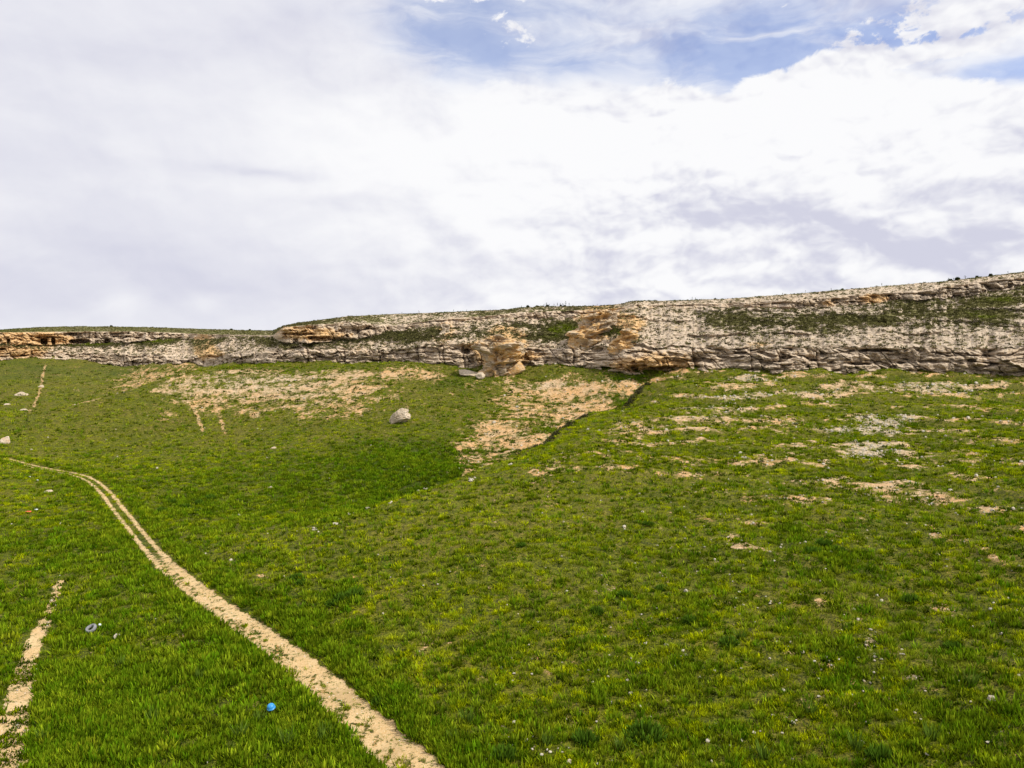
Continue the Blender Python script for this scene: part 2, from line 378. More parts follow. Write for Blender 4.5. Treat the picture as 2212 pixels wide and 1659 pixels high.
def h_smooth(X, Y):
    s = X.shape; q = np.stack([X.ravel(), Y.ravel()], 1) / 100
    out = W[n] + q @ W[n+1:]
    for i in range(n):
        dx = q[:, 0] - A[i, 0]; dy = q[:, 1] - A[i, 1]; r2 = dx * dx + dy * dy + 1e-9
        out += W[i] * .5 * r2 * np.log(r2)
    return out.reshape(s)

# polar grid: evaluate the smooth sheet coarsely, refine by cubic blend, then add relief
TH = np.concatenate([np.linspace(-R(76), -R(37), 90)[:-1], np.linspace(-R(37), R(37), 1500), np.linspace(R(37), R(76), 90)[1:]])
RR = np.concatenate([np.linspace(3, 29, 14)[:-1], np.exp(np.linspace(math.log(29), math.log(420), 880))])
cth = np.interp(np.linspace(0, len(TH) - 1, 420), np.arange(len(TH)), TH)
crr = np.interp(np.linspace(0, len(RR) - 1, 260), np.arange(len(RR)), RR)
ct, cr = np.meshgrid(cth, crr)
CH = h_smooth(np.sin(ct) * cr, np.cos(ct) * cr)
def bil(grid, fy, fx):
    fy = np.clip(fy, 0, grid.shape[0] - 1.001); fx = np.clip(fx, 0, grid.shape[1] - 1.001)
    iy = fy.astype(int); ix = fx.astype(int); ty = fy - iy; tx = fx - ix
    return ((grid[iy, ix] * (1 - tx) + grid[iy, ix + 1] * tx) * (1 - ty) + (grid[iy + 1, ix] * (1 - tx) + grid[iy + 1, ix + 1] * tx) * ty)
fy, fx = np.meshgrid(np.linspace(0, 259, len(RR)), np.linspace(0, 419, len(TH)), indexing='ij')
H0 = bil(CH, fy, fx)
T2, R2 = np.meshgrid(TH, RR)
GX = (np.sin(T2) * R2).astype(f32); GY = (np.cos(T2) * R2).astype(f32)
def grid_at(grid, X, Y):
    X = np.asarray(X, float); Y = np.asarray(Y, float)
    return bil(grid, np.interp(np.hypot(X, Y), RR, np.arange(len(RR))), np.interp(np.arctan2(X, Y), TH, np.arange(len(TH))))
def at(px, py, grid=None):
    """world point of the hillside seen at a place of the survey picture"""
    gr = globals().get('H', H0) if grid is None else grid
    Y = np.geomspace(12, 330, 2600); X = kx(px, py) * Y; Z = 24 + kz(py) * Y
    hh = grid_at(gr, X, Y); i = np.argmax(hh > Z)
    if not (hh > Z).any(): i = len(Y) - 1
    return float(X[i]), float(Y[i]), float(hh[i])

def blob(px, py, rx, ry):
    c = at(px, py); a = at(px + rx, py); b = at(px - rx, py); d = at(px, py - ry); e = at(px, py + ry)
    ax = ((a[0] - b[0]) / 2, (a[1] - b[1]) / 2); bx = ((d[0] - e[0]) / 2, (d[1] - e[1]) / 2)
    if math.hypot(*ax) > rx / F * c[1] * 1.5: ax = (rx / F * c[1], 0)
    if math.hypot(*bx) > 26: bx = tuple(v * 26 / math.hypot(*bx) for v in bx)
    det = ax[0] * bx[1] - ax[1] * bx[0]
    return c, (bx[1] / det, -bx[0] / det, -ax[1] / det, ax[0] / det)
def field(lst, X, Y, amt=.5):
    out = np.zeros(X.shape, f32)
    jx = 1 * fbm(X / 9, Y / 9, 3, 31); jy = 1 * fbm(X / 9, Y / 9, 3, 41)
    for (px, py, rx, ry, s) in lst:
        c, m = blob(px, py, rx, ry)
        u = m[0] * (X - c[0]) + m[1] * (Y - c[1]) + amt * jx; v = m[2] * (X - c[0]) + m[3] * (Y - c[1]) + amt * jy
        out += s * np.exp(-(u * u + v * v) ** 1.0)
    return out
BARE = [(1180,880,110,34,.74),(1250,905,60,14,.7),(1115,955,70,28,.9),(1230,845,110,16,.35),(1130,985,60,12,1.2),(1265,915,40,8,1.1),(1040,1008,55,9,.9),(1085,930,60,25,.7),
 (1180,845,90,12,.6),(1300,850,60,20,.4),(1360,845,40,12,.5),(720,812,150,11,.95),(860,808,70,9,.9),(560,805,70,10,.7),(480,815,60,14,.5),(640,850,120,20,.6),(560,860,150,30,.62),(660,835,130,16,.5),(470,850,50,26,.4),(440,850,50,18,.25),(1180,830,60,8,.4),
 (760,850,80,20,.35),(690,890,140,16,.35),(258,850,90,10,.9),(345,822,50,12,.9),(300,835,60,12,.7),(400,799,30,6,.7),(200,868,60,6,.8),(330,815,60,10,.4),(150,812,40,6,.2),(60,890,30,5,.2),
 (1620,817,55,7,1.0),(1560,830,40,10,.6),(1900,838,150,9,.85),(2080,842,90,10,.8),(1750,852,120,9,.7),(1560,880,70,14,.7),(1700,915,90,9,.7),(1920,905,80,14,.9),(1860,930,90,12,.8),
 (1870,970,50,20,.6),(1480,920,120,30,.4),(1350,950,90,30,.35),(1500,1000,160,16,.45),(1750,985,140,12,.55),(2100,960,140,14,.5),(2050,1000,130,12,.6),(1900,1050,200,14,.65),(1980,1080,120,9,.6),
 (1700,1075,120,9,.4),(2150,1100,90,12,.5),(1300,1010,120,8,.4),(1600,1150,80,7,.25),(1640,1125,70,6,.35),(1550,1185,60,7,.3),(1450,1180,80,8,.2),(1310,1270,50,8,.3),(1790,1440,30,8,.45),(1880,1400,16,10,.6),
 (1990,1463,50,6,.7),(2080,1490,50,6,.55),(2160,1235,50,6,.5),(2212,1060,60,10,.5),(920,1400,35,12,.35),(1010,1420,20,7,.5),(1180,1450,25,10,.35),(2110,1620,50,7,.4),(1500,1490,20,8,.3),
 (1710,1410,20,6,.3),(1050,1225,22,4,.5),(1010,960,50,8,.3),(700,1140,40,5,.3),(790,1105,50,4,.4),(615,965,15,4,.3),(765,962,14,4,.5),(560,1240,15,6,.4),(610,1215,14,5,.35),
 (85,1115,22,8,.9),(100,1062,14,5,.8),(130,1445,18,14,.7),(118,1465,12,9,.8),(300,1497,14,10,.8),(400,1378,20,8,.3),(305,1375,12,8,.5),(225,1320,14,7,.3),(100,1265,14,5,.4),(20,1250,15,5,.4),(640,1360,14,8,.0),
 (1130,1610,60,16,.22),(1250,1560,40,12,.22)]
PALE = [(1920,905,90,16,1),(1860,935,100,16,1),(1880,975,60,22,.8),(1620,817,60,8,.9),(1560,870,110,30,.7),(2000,835,170,14,.8),(1700,850,150,20,.5),(1900,1000,300,90,.35),(1450,900,120,30,.35),
 (500,820,160,20,.6),(700,812,150,12,.4),(640,850,150,30,.4),(350,850,120,20,.4),(1180,835,90,10,.6),(1880,1400,60,40,.7),(1300,1270,120,30,.6),(1500,1200,200,40,.5),(1130,1600,200,50,.6),(1000,1420,120,40,.6)]
LUSH = [(560,1080,330,110,.45),(700,1010,260,80,.35),(250,1500,420,190,.9),(150,1200,300,120,.7),(620,1330,240,70,.3),(760,1420,90,130,.35),(900,1030,130,40,.75),(850,1000,220,60,.45),(1000,830,90,22,.6),(1340,815,50,9,.9),(60,800,90,20,.8),(280,800,90,16,.6),
 (1750,1180,160,50,.5),(1850,1480,260,130,.35),(2150,1600,120,80,.6),(1500,1580,120,50,.4),(1090,1420,140,80,.25),(660,800,120,5,.5),(2150,900,80,14,.3),(200,1050,160,60,.3),(430,1100,80,30,.4),(750,1275,70,25,.7),(100,1620,200,60,.5)]

def polyw(lst): return np.array([at(px, py)[:2] for px, py in lst])
def dense(P, k=24):
    """Catmull-Rom through plan points"""
    Q = np.vstack([2 * P[0] - P[1], P, 2 * P[-1] - P[-2]]); out = []
    for i in range(1, len(Q) - 2):
        t = np.linspace(0, 1, k, endpoint=False)[:, None]
        a, b, c, d = Q[i-1], Q[i], Q[i+1], Q[i+2]
        out.append(.5 * ((2*b) + (-a+c)*t + (2*a-5*b+4*c-d)*t*t + (-a+3*b-3*c+d)*t**3))
    return np.vstack(out + [P[-1:]])
def linedist(X, Y, L, pad=6):
    """signed distance and arclength to polyline L, only near it"""
    D = np.full(X.shape, 99., f32); S = np.zeros(X.shape, f32); Sg = np.ones(X.shape, f32); s0 = 0
    for a, b in zip(L[:-1], L[1:]):
        m = (X > min(a[0], b[0]) - pad) & (X < max(a[0], b[0]) + pad) & (Y > min(a[1], b[1]) - pad) & (Y < max(a[1], b[1]) + pad)
        ln = math.hypot(*(b - a))
        if m.any() and ln > 1e-6:
            d = (b - a) / ln; rx = X[m] - a[0]; ry = Y[m] - a[1]; t = np.clip(rx * d[0] + ry * d[1], 0, ln)
            ex = rx - t * d[0]; ey = ry - t * d[1]; dist = np.hypot(ex, ey); sg = np.sign(d[0] * ry - d[1] * rx)
            cur = D[m]; up = dist < cur
            D[m] = np.where(up, dist, cur); S[m] = np.where(up, s0 + t, S[m]); Sg[m] = np.where(up, sg, Sg[m])
        s0 += ln
    return D * Sg, S
# centre line of the dirt track (picture of its middle), and footpaths
ROAD = dense(polyw([(1060,1800),(903,1659),(800,1570),(700,1478),(600,1395),(500,1325),(420,1268),(352,1210),(300,1152),(262,1105),(228,1062),(195,1035),(160,1022),(110,1013),(60,1003),(15,990)]))
PATHL = dense(polyw([(5,1659),(22,1590),(40,1530),(48,1470),(62,1420),(85,1370),(104,1330),(118,1290),(130,1255)]))
GOATS = [dense(polyw(l)) for l in ([(415,812),(402,835),(403,860),(420,885),(432,915),(438,932)], [(450,812),(452,840),(464,868),(474,895),(482,925),(485,938)],
                                    [(98,790),(92,812),(88,838),(80,860),(72,876)])]

def relief(X, Y):
    h = .42 * fbm(X / 13, Y / 13, 3, 3) + .20 * fbm(X / 3.1, Y / 3.1, 3, 8) + .09 * fbm(X / .9, Y / .9, 3, 12)
    return h
print('relief'); 
REL = relief(GX, GY)
SLOPEY = np.gradient(H0, axis=0)
# terracettes that follow the contours of the right hill
Zs = H0 + .5 * fbm(GX / 18, GY / 18, 3, 61)
sp = .55 + .10 * np.maximum(Zs - 2.5, 0)
ph = np.log(sp) / .10 + .45 * fbm(GX / 6, GY / 6, 3, 67)
stripe = .5 + .5 * np.sin(2 * np.pi * ph)
stripeK = rightq = -(stripe - .5) * 2
rightw = sst(kx(1380,1000) * GY + 2 - GX, 10, -12) * sst(GY, 30, 60) * (H0 > 1.5) * sst(GX, 4, 26)
H = H0 + REL + rightw * (.16 * (np.sin(2 * np.pi * ph) )) * np.clip(sp, .5, 1.6)
CREST = np.array([(kx(a, b) * y, y) for a, b, y in ((1400,832,181),(1290,900,158),(1200,943,142),(1130,980,129),(1060,1013,118),(1000,1041,110),(850,1090,98),(700,1140,89))])[::-1]
CREST2 = np.array([(kx(a, b) * y, y) for a, b, y in ((60,905,193),(200,872,204),(300,843,215),(400,806,231))])
def behind(X, Y, L):
    t = X / np.maximum(Y, 1); tl = L[:, 0] / L[:, 1]; return (Y - np.interp(t, tl, L[:, 1], left=999, right=999)) * .72
bh1 = behind(GX, GY, CREST); bh2 = behind(GX, GY, CREST2)
fadeL = sst(GX / np.maximum(GY, 1), CREST[0, 0] / CREST[0, 1], CREST[0, 0] / CREST[0, 1] + .12)
_by = np.interp(1106 + GX / np.maximum(GY, 1) * F, ST[:, 0], ST[:, 6])
H = H - fadeL * sst(_by - GY, 8, 32) * 2.4 * sst(bh1, .8, 6) * sst(bh1, 22, 11) + fadeL * .55 * np.exp(-((bh1 + 1) / 3.0) ** 2)
H = H - 3.4 * sst(bh2, 1, 9) * sst(bh2, 34, 17) + .9 * np.exp(-((bh2 + 1) / 4.5) ** 2)
basey = np.interp(1106 + GX / np.maximum(GY, 1) * F, ST[:, 0], ST[:, 6])
dbase = basey - GY
H = H + sst(dbase, 22, 3) * (1.5 * fbm(GX / 9, GY / 14, 3, 55) + .3)
stripeK = stripeK * rightw
d_road, s_road = linedist(GX, GY, ROAD)
ar = np.abs(d_road)
H = np.where(ar < 4.5, H - .22 * sst(ar, 2.4, .9) - REL * .75 * sst(ar, 3.0, 1.3), H)
print('bare')
bare = field(BARE, GX, GY)
patch = fbm(GX / 7, GY / 7, 4, 71)
bare = bare + rightw * (sst(stripe, .62, .95) * (.30 + .5 * sst(Zs, 4, 9)) * sst(patch, -.35, .35)) + .30 * sst(patch, .25, .7) * sst(H0, 3, 8)
bare = bare - rightw * .25 * sst(stripe, .4, .1)
bare = np.minimum(bare, 1.1)
bare = bare * (1 - .97 * sst(bh1, -20, -14) * sst(bh1, 2.0, .3) * (fadeL > .2))
te_ = CREST2[-1, 0] / CREST2[-1, 1] + .035 * fbm(GX / 7, GY / 7, 3, 57)
bare = bare * (1 - .97 * sst(bh2, -130, -95) * sst(bh2, 1.0, -1) * sst(GX / np.maximum(GY, 1), te_ + .005, te_ - .055))
bare = np.minimum(bare, .52) + .75 * np.maximum(bare - .85, 0)
bare = bare - .10 * sst(GX, -40, -60)
frac = .75 * fbm(GX / 2.6, GY / 2.6, 4, 73, .7) + .55 * fbm(GX / 9, GY / 6, 3, 74)
bare = bare + .08 * sst(GY, 150, 200) + .10 * sst(patch, -.1, .4)
bare = bare * .9 + frac * (.35 * sst(GY, 140, 190) + (1 - .35 * sst(GY, 140, 190)) * sst(bare, .08, .35))
pale = np.clip(field(PALE, GX, GY) + .25 * fbm(GX / 5, GY / 5, 3, 77), 0, 1)
lush = field(LUSH, GX, GY, .8) * .8 + .6 * fbm(GX / 7, GY / 7, 4, 79, .6)
lush = lush + fadeL * (.5 * sst(bh1, 0, 3) * sst(bh1, 60, 20) - .55 * sst(bh1, -60, -6) * sst(bh1, 1, -1))
lush = np.clip(lush, 0, 1)
for i, L in enumerate(GOATS):
    d, s = linedist(GX, GY, L); bare = np.maximum(bare, (.62 + .3 * fbm(GX / 3, GY / 3, 2, 84)) * sst(np.abs(d) + .5 * fbm(GX / 2, GY / 2, 2, 83), .7, .2))
# track: two ruts far away that merge to one bare width near the camera
near = sst(s_road, 76, 58)      # arclength from the near end
edge = .35 * fbm(GX / 1.1, GY / 1.1, 3, 91)
half = 1.08 + .45 * sst(s_road, 45, 10)
rut = np.minimum(np.abs(ar - .68), 9)
trk = np.maximum(sst(rut + edge * .7, .42, .24), near * sst(ar + edge * 1.1, half + .1, half - .2) * sst(fbm(GX / 1.6, GY / 1.2, 3, 95) + .9 * sst(ar, .1, .5), -.42, -.1))
spk = sst(fbm(GX / .55, GY / .55, 3, 99) + .5 * fbm(GX / 2.5, GY / 2.5, 2, 96), .10, .26) * sst(d_road, -.25, .1) * sst(ar, 1.15, .8) * near
trk = np.where(s_road >= 0, trk * (1 - .9 * spk), 0) * (ar < 4)
d_p, s_p = linedist(GX, GY, PATHL)
wp = np.interp(s_p, [0, 8, 20, 34], [1.2, .95, .7, .35])
pth = sst(np.abs(d_p) + .45 * fbm(GX / 1.3, GY / 1.3, 3, 97), wp + .12, wp - .12) * sst(fbm(GX / 2.0, GY / 2.0, 3, 98), -.55, -.25)
isroad = trk > .5; ispath = (pth > .5) & ~isroad
bare = np.where(ar < 3.0, bare * sst(ar, 1.3, 3.0), bare)
bare = np.maximum(bare, np.maximum(trk * .75, pth * .75)); bare = np.where((near * sst(ar, 1.3, 1.0) > .5) & (spk > .3), .35, bare)
bare = np.clip(bare, 0, 1.3)
print('mesh')
NR, NTH = GX.shape
idx = np.arange(NR * NTH).reshape(NR, NTH)
Q = np.stack([idx[:-1, :-1], idx[:-1, 1:], idx[1:, 1:], idx[1:, :-1]], -1).reshape(-1, 4)
VV = np.stack([GX, GY, H], -1).reshape(-1, 3)
# the sheet ends under the foot of the cliffs
def base_Y(X, Y):
    px = 1106 + X / np.maximum(Y, 1) * F
    return np.interp(px, ST[:, 0], ST[:, 6])
BY = base_Y(GX, GY).reshape(-1)
keep = (VV[Q[:, 0], 1] < BY[Q[:, 0]] + 9)
def sub(name, mask, mat, kind='structure'):
    f = Q[mask & keep]; u, inv = np.unique(f.ravel(), return_inverse=True)
    o = make_mesh(name, VV[u], inv.reshape(-1, 4), mat, {'bare': bare.ravel()[u], 'pale': pale.ravel()[u], 'lush': lush.ravel()[u]})
    return tag(o, kind=kind)
fr = isroad.ravel()[Q].sum(1) >= 3; fp = (ispath.ravel()[Q].sum(1) >= 3) & ~fr
sub('ground', ~fr & ~fp, M_GROUND)
tag(sub('dirt_track', fr, M_TRACK), 'sandy two rut dirt track winding up the valley floor')
tag(sub('footpath', fp, M_TRACK), 'narrow broken sandy footpath at the lower left')

# ------------------------------------------------------------------ the escarpment: one deep sheet of scarp, terrace, upper scarp and plateau
print('cliff')
PX = np.concatenate([np.linspace(-900, -25, 170), np.arange(-20, 2235, 1.05), np.linspace(2240, 3200, 170)])
y0, y1, y2, y3, y4, Y0, m12, m34 = station(PX)
wob = lambda s, a, l: a * fbm(PX / l, PX * 0 + s, 3, 100 + s)
y0 = y0 + wob(1, 3.0, 40); y1 = y1 + wob(2, 11, 60) + wob(7, 5, 18); y2 = y2 + wob(3, 6, 70); y3 = np.minimum(y3 + wob(4, 2.0, 60), y2 - 2); y3 = np.maximum(y3, y4 + 1)
y4 = y4 + wob(5, .8, 30) + .35 * fbm(PX / 6, PX * 0, 3, 120)
def k_(y): return (-SP * F + CP * (829.5 - y)) / (CP * F + SP * (829.5 - y))
def climb(Yp, zp, y, m):
    k = k_(y); return (24 - zp + m * Yp * -1 + 2 * m * Yp - m * Yp * 0) / 1.0 if False else (zp - m * Yp - 24) / (k - m)
Z0 = 24 + k_(y0) * Y0
Y1 = Y0 + 3.0; Z1 = 24 + k_(y1) * Y1
Y2 = climb(Y1, Z1, y2, m12); Z2 = 24 + k_(y2) * Y2
Y3 = Y2 + 1.2; Z3 = 24 + k_(y3) * Y3
Y4 = climb(Y3, Z3, y4, np.maximum(m34, k_(y4) + .06)); Z4 = 24 + k_(y4) * Y4
rows = []; seg = []
def span(Ya, Za, ya, Yb, Zb, yb, nrow, sid, e=False):
    t = np.linspace(0, 1, nrow, endpoint=e)[:, None]
    rows.append((Ya + (Yb - Ya) * t, Za + (Zb - Za) * t, ya + (yb - ya) * t)); seg.append(np.full(nrow, sid) + np.linspace(0, 1, nrow, endpoint=e) * .999)
span(Y0 - .6, Z0 - 5, y0 + 20, Y0, Z0, y0, 8, 0)
span(Y0, Z0, y0, Y1, Z1, y1, 90, 1)
span(Y1, Z1, y1, Y2, Z2, y2, 110, 2)
span(Y2, Z2, y2, Y3, Z3, y3, 44, 3)
span(Y3, Z3, y3, Y4, Z4, y4, 40, 4)
for dY, dz in ((0, 0), (3, .1), (8, .2), (20, .3), (50, .0), (120, -1), (300, -4), (900, -14), (2500, -60)):
    rows.append(((Y4 + dY)[None], (Z4 + dz)[None], y4[None])); seg.append(np.array([5.5]))
CY = np.vstack([np.broadcast_to(r[0], (r[0].shape[0], len(PX))) for r in rows]); CZ = np.vstack([r[1] for r in rows]); CPy = np.vstack([np.broadcast_to(r[2], (r[2].shape[0], len(PX))) for r in rows])
SEG = np.concatenate(seg)[:, None] * np.ones_like(CY)
CX = (PX[None] - 1106) / (CP * F + SP * (829.5 - CPy)) * CY
# soften profile corners
for _ in range(3):
    for Aq in (CY, CZ): Aq[1:-12] = (Aq[:-13] + 2 * Aq[1:-12] + Aq[2:-11]) / 4
CPx = np.broadcast_to(PX[None], CY.shape)
def eblob(lst, amt=.0, jit=None, pw=1.0):
    out = np.zeros(CY.shape, f32)
    jx, jy = jit if jit is not None else (0, 0)
    for (a, b, rx, ry, s) in lst:
        u = (CPx - a) / rx + amt * jx; v = (CPy - b) / ry + amt * jy
        out += s * np.exp(-(u * u + v * v) ** pw)
    return out
# weights
inseg = lambda s, e=.0: ((SEG >= s) & (SEG < s + 1)).astype(f32)
fracn = SEG - np.floor(SEG)
w1 = np.where((SEG >= 1) & (SEG < 2), 1 - .85 * sst(fracn, .85, 1.0), 0)
h3 = np.clip((Z3 - Z2) / 3.5, .15, 1)[None]
w3 = np.where((SEG >= 3) & (SEG < 4), h3 * (1 - .7 * sst(fracn, .8, 1)) , 0)
w2 = np.where((SEG >= 2) & (SEG < 3), 1., 0); w4 = np.where((SEG >= 4) & (SEG < 5), 1., 0)
U = CX + .35 * CY; Vv = CZ
zz = Vv + .9 * vnoise(U / 17, Vv * 0, 201) + .25 * vnoise(U / 4, Vv * 0 + 3, 202)
def bands(z, th, sd):
    q = z / th; i = np.floor(q); f = q - i
    a = _h(i.astype(np.int64), i.astype(np.int64) * 3, 0, sd); b = _h(i.astype(np.int64) + 1, i.astype(np.int64) * 3 + 3, 0, sd)
    return (a + (b - a) * sst(f, .78, 1.0)) * 2 - 1
lay2 = bands(zz + .5 * vnoise(U / 9, Vv * 0 + 8, 5), 2.6, 305)
lay = bands(zz, 1.9, 301) * .75 + bands(zz + .3 * vnoise(U / 3, Vv, 5), .62, 302) * .32 + bands(zz, .27, 303) * .12
d1, d2, cid = voro(U / 4.4 + .5 * fbm(U / 5, Vv / 5, 2, 310), Vv / 2.7 + .4 * fbm(U / 6, Vv / 4, 2, 311), 320)
crack = sst(d2 - d1, .13, .0)
e1, e2, eid = voro(U / 1.6 + .4 * fbm(U / 2, Vv / 2, 2, 330), Vv / 1.0, 340)
crack2 = sst(e2 - e1, .12, .0)
gull = fbm(U / 26, Vv / 30, 2, 350)
rdg = lambda a, b, o, sd: 1 - 2 * np.abs(fbm(a, b, o, sd))
wu = U + 1.6 * fbm(U / 7, Vv / 5, 2, 356); wv = Vv + 1.0 * fbm(U / 6, Vv / 4, 2, 357)
big = 2.6 * gull + 2.8 * fbm(wu / 9, wv / 6, 3, 360) + 1.0 * rdg(wu / 4.5, wv / 2.6, 3, 370) + .5 * rdg(wu / 1.9, wv / 1.1, 3, 375) - 1.2
finen = .55 * fbm(U / 1.1, Vv / .6, 4, 380, .65)
lw = .35 + .9 * sst(fbm(U / 11, Vv / 6, 3, 390), -.25, .4)
hole = sst(fbm(wu / 3.4, wv / 1.3, 2, 395), .20, .36)
qz = (zz + .35 * fbm(U / 3, Vv / 2, 2, 397)) / 2.1; slot = np.exp(-(((qz - np.round(qz)) * 2.1) / .24) ** 2) * sst(fbm(U / 7, np.round(qz) * 3.1, 2, 398), -.05, .2)
cleft = np.exp(-((np.abs(fbm(wu / 5.5 + .1 * wv, wv / 16, 2, 399))) / .035) ** 2)
g1, g2, gid = voro(wu / 1.05, wv / .62, 345)
h1, h2, hid = voro(wu / 2.6, wv / 1.5, 346)
j1, j2, jid = voro(U / 7.5 + .45 * fbm(U / 3, Vv / 3, 3, 347), Vv / 3.1 + .2 * fbm(U / 3, Vv / 3, 3, 348), 349)
facet = (gid - .5) * .35 + (hid - .5) * .8 + 1.3 * (.5 - j1 ** 2) + (jid - .5) * 2.4 + .7 * (.5 - h1 ** 2) + .3 * (.5 - g1 ** 2) - .55 * sst(j2 - j1, .12, 0) * sst(fbm(U / 8, Vv / 6, 2, 351), -.1, .3)
scarp = big + lay * lw * .8 + (cid - .5) * .8 - crack * .35 * sst(fbm(U / 9, Vv / 9, 2, 396), 0, .4) + (eid - .5) * .25 - hole * 1.9 - slot * 1.5 - cleft * 1.3 + finen + facet
# authored relief: big bulges, alcoves, caves (metres towards the viewer, negative = cut into the rock)
jit = (fbm(U / 6, Vv / 5, 3, 400), fbm(U / 6, Vv / 5, 3, 410))
bulge = eblob([(1405, 772, 75, 32, 5.0), (1345, 700, 34, 26, 2.5), (1283, 715, 52, 36, 3.5), (1085, 760, 60, 30, 2.0), (955, 772, 55, 26, 1.2), (700, 765, 60, 18, 1.0), (640, 770, 30, 14, 1.5),
               (560, 775, 60, 12, 1.5), (1750, 772, 60, 22, 1.5), (2180, 780, 60, 28, 3.5), (1960, 620, 80, 9, 1.0), (30, 745, 60, 30, 1.5)], .35, jit)
cut = eblob([(1430, 800, 75, 8, 2.6), (1420, 783, 55, 4, 1.4), (690, 733, 60, 5, 2.6), (655, 722, 40, 3, 1.6), (1120, 785, 22, 3, 2.0), (1005, 757, 9, 7, 3.0), (2135, 765, 18, 30, 3.2),
             (1503, 785, 14, 13, 3.5), (1690, 768, 10, 8, 2.5), (1900, 757, 40, 3, 2.5), (1855, 785, 28, 4, 2.5), (1560, 748, 60, 4, 1.2), (1900, 630, 60, 3, 1.2), (2030, 617, 80, 3, 1.6), (1820, 647, 60, 2.5, 1.6),
             (1620, 664, 60, 2.5, 1.6), (1530, 660, 80, 2, 1.6), (1835, 700, 24, 6, 0)], .25, jit, 1.6)
CAVES = [(95.5, 738, 7, 7.5, 9), (115, 737, 4, 7, 6), (171, 737.5, 24, 5, 8), (18, 738, 3.5, 5.5, 5), (160, 721, 18, 3, 3.0), (232, 738, 5.5, 5.5, 5), (262, 727, 22, 2.0, 2.0), (136, 736, 11, 6, 1.4), (106, 729, 30, 2.4, 1.8),
               (640, 754, 16, 5, 2.6), (690, 729, 24, 3.0, 2.4), (652, 722, 30, 2.2, 1.8), (1290, 755, 12, 5, 2.5), (1310, 795, 10, 4, 3.0), (1372, 793, 9, 6, 3.5), (1227, 674, 14, 3, 2.0), (1009, 760, 7, 6, 4), (1430, 794, 26, 3.5, 2.5), (1385, 790, 14, 3, 2.5),
               (1700, 772, 12, 4, 2.6), (1760, 779, 9, 3, 2.4), (1855, 786, 26, 3, 2.6), (1888, 757, 34, 2.5, 2.2), (2100, 779, 10, 4, 2.6), (1905, 700, 10, 4, 1.5), (1600, 762, 14, 3, 2.2), (810, 781, 7, 3.5, 2.2), (950, 786, 8, 3, 2.0)]
caves = np.zeros(CY.shape, f32)
for (a, b, rx_, ry_, dp_) in CAVES:
    u = (CPx - a) / rx_ + .10 * jit[0]; v = (CPy - b) / ry_ + .10 * jit[1]
    caves = np.maximum(caves, dp_ * sst((np.abs(u) ** 3 + np.abs(v) ** 3), 1.25, .75))
Zup = .6 * fbm(U / 5, CY / 5, 3, 420) + .30 * rdg(U / 2.6, CY / 2.2, 3, 430) - .1
ledge = sst(fbm(U / 12, Vv / 3.0, 3, 440), -.05, .3)
dY = (w1 + w3) * scarp + w2 * (.75 * sst(fracn, 0, .08) * (2.3 * lay2 * ledge + .7 * lay * ledge + (eid - .5) * .6 * ledge + .8 * fbm(U / 2.2, CY / 2.2, 3, 450) + .35 * fbm(U / .7, CY / .7, 2, 451))) + w4 * (.9 * lay * ledge + .5 * fbm(U / 2, CY / 2, 3, 455))
wfade = sst(np.minimum(CY * 0 + 1, 1), 0, 1)
dY = dY + (w1 + .9 * w3 + .6 * w2) * (bulge - cut) - ((SEG >= 1) & (SEG < 4)) * caves
dY = dY * np.where(SEG >= 5, 0, 1)
dY = np.where(SEG < 1, (big[8:9] * .8 + bulge[8:9]), dY)
zs = np.where(SEG < 5, (w2 + w4 * .35) * Zup + (w1 + w3) * .28 * fbm(U / 2.5, Vv / 2, 3, 460), 0)
stone = sst(fbm(U / 1.3, CY / 1.3, 2, 470), .25, .45)
zs = zs + (w2 + .3 * w4) * stone * .22
CYd = CY - dY; CXd = CX * CYd / CY + (w1 + w3) * .5 * fbm(U / 3, Vv / 3, 3, 480); CZd = CZ + zs
# fissures through the lower scarp
for px, wd, dp in ((2143, 3.5, 3), (1503, 3, 3), (1768, 2, 2), (820, 1.6, 1.6), (905, 1.4, 1.5), (665, 3, 2.2), (1003, 2, 2), (1240, 2.5, 2), (960, 1.6, 1.4), (745, 1.6, 1.4), (1625, 2, 1.6), (1990, 2.2, 2), (330, 2.5, 1.6), (480, 2.5, 2), (520, 2, 2)):
    sl = (CPy - 780) * .12
    CYd = CYd + w1 * dp * np.exp(-((CPx - px - sl - 3 * jit[0]) / wd) ** 2)
veg = w2 * (.36 + .02 * sst(CPx, 1480, 1650) + .45 * fbm(U / 14, CY / 14, 3, 500) + .18 * fbm(U / 3, CY / 3, 3, 501)) + w4 * (.12 + .35 * fbm(U / 12, CY / 6, 3, 503))
veg = veg - .25 * w2 * ledge * (fracn > .06) - .30 * w2 * sst(fracn, .32, .08) + .12 * w2 * sst(fracn, .4, .6) * sst(CPx, 1480, 1600)
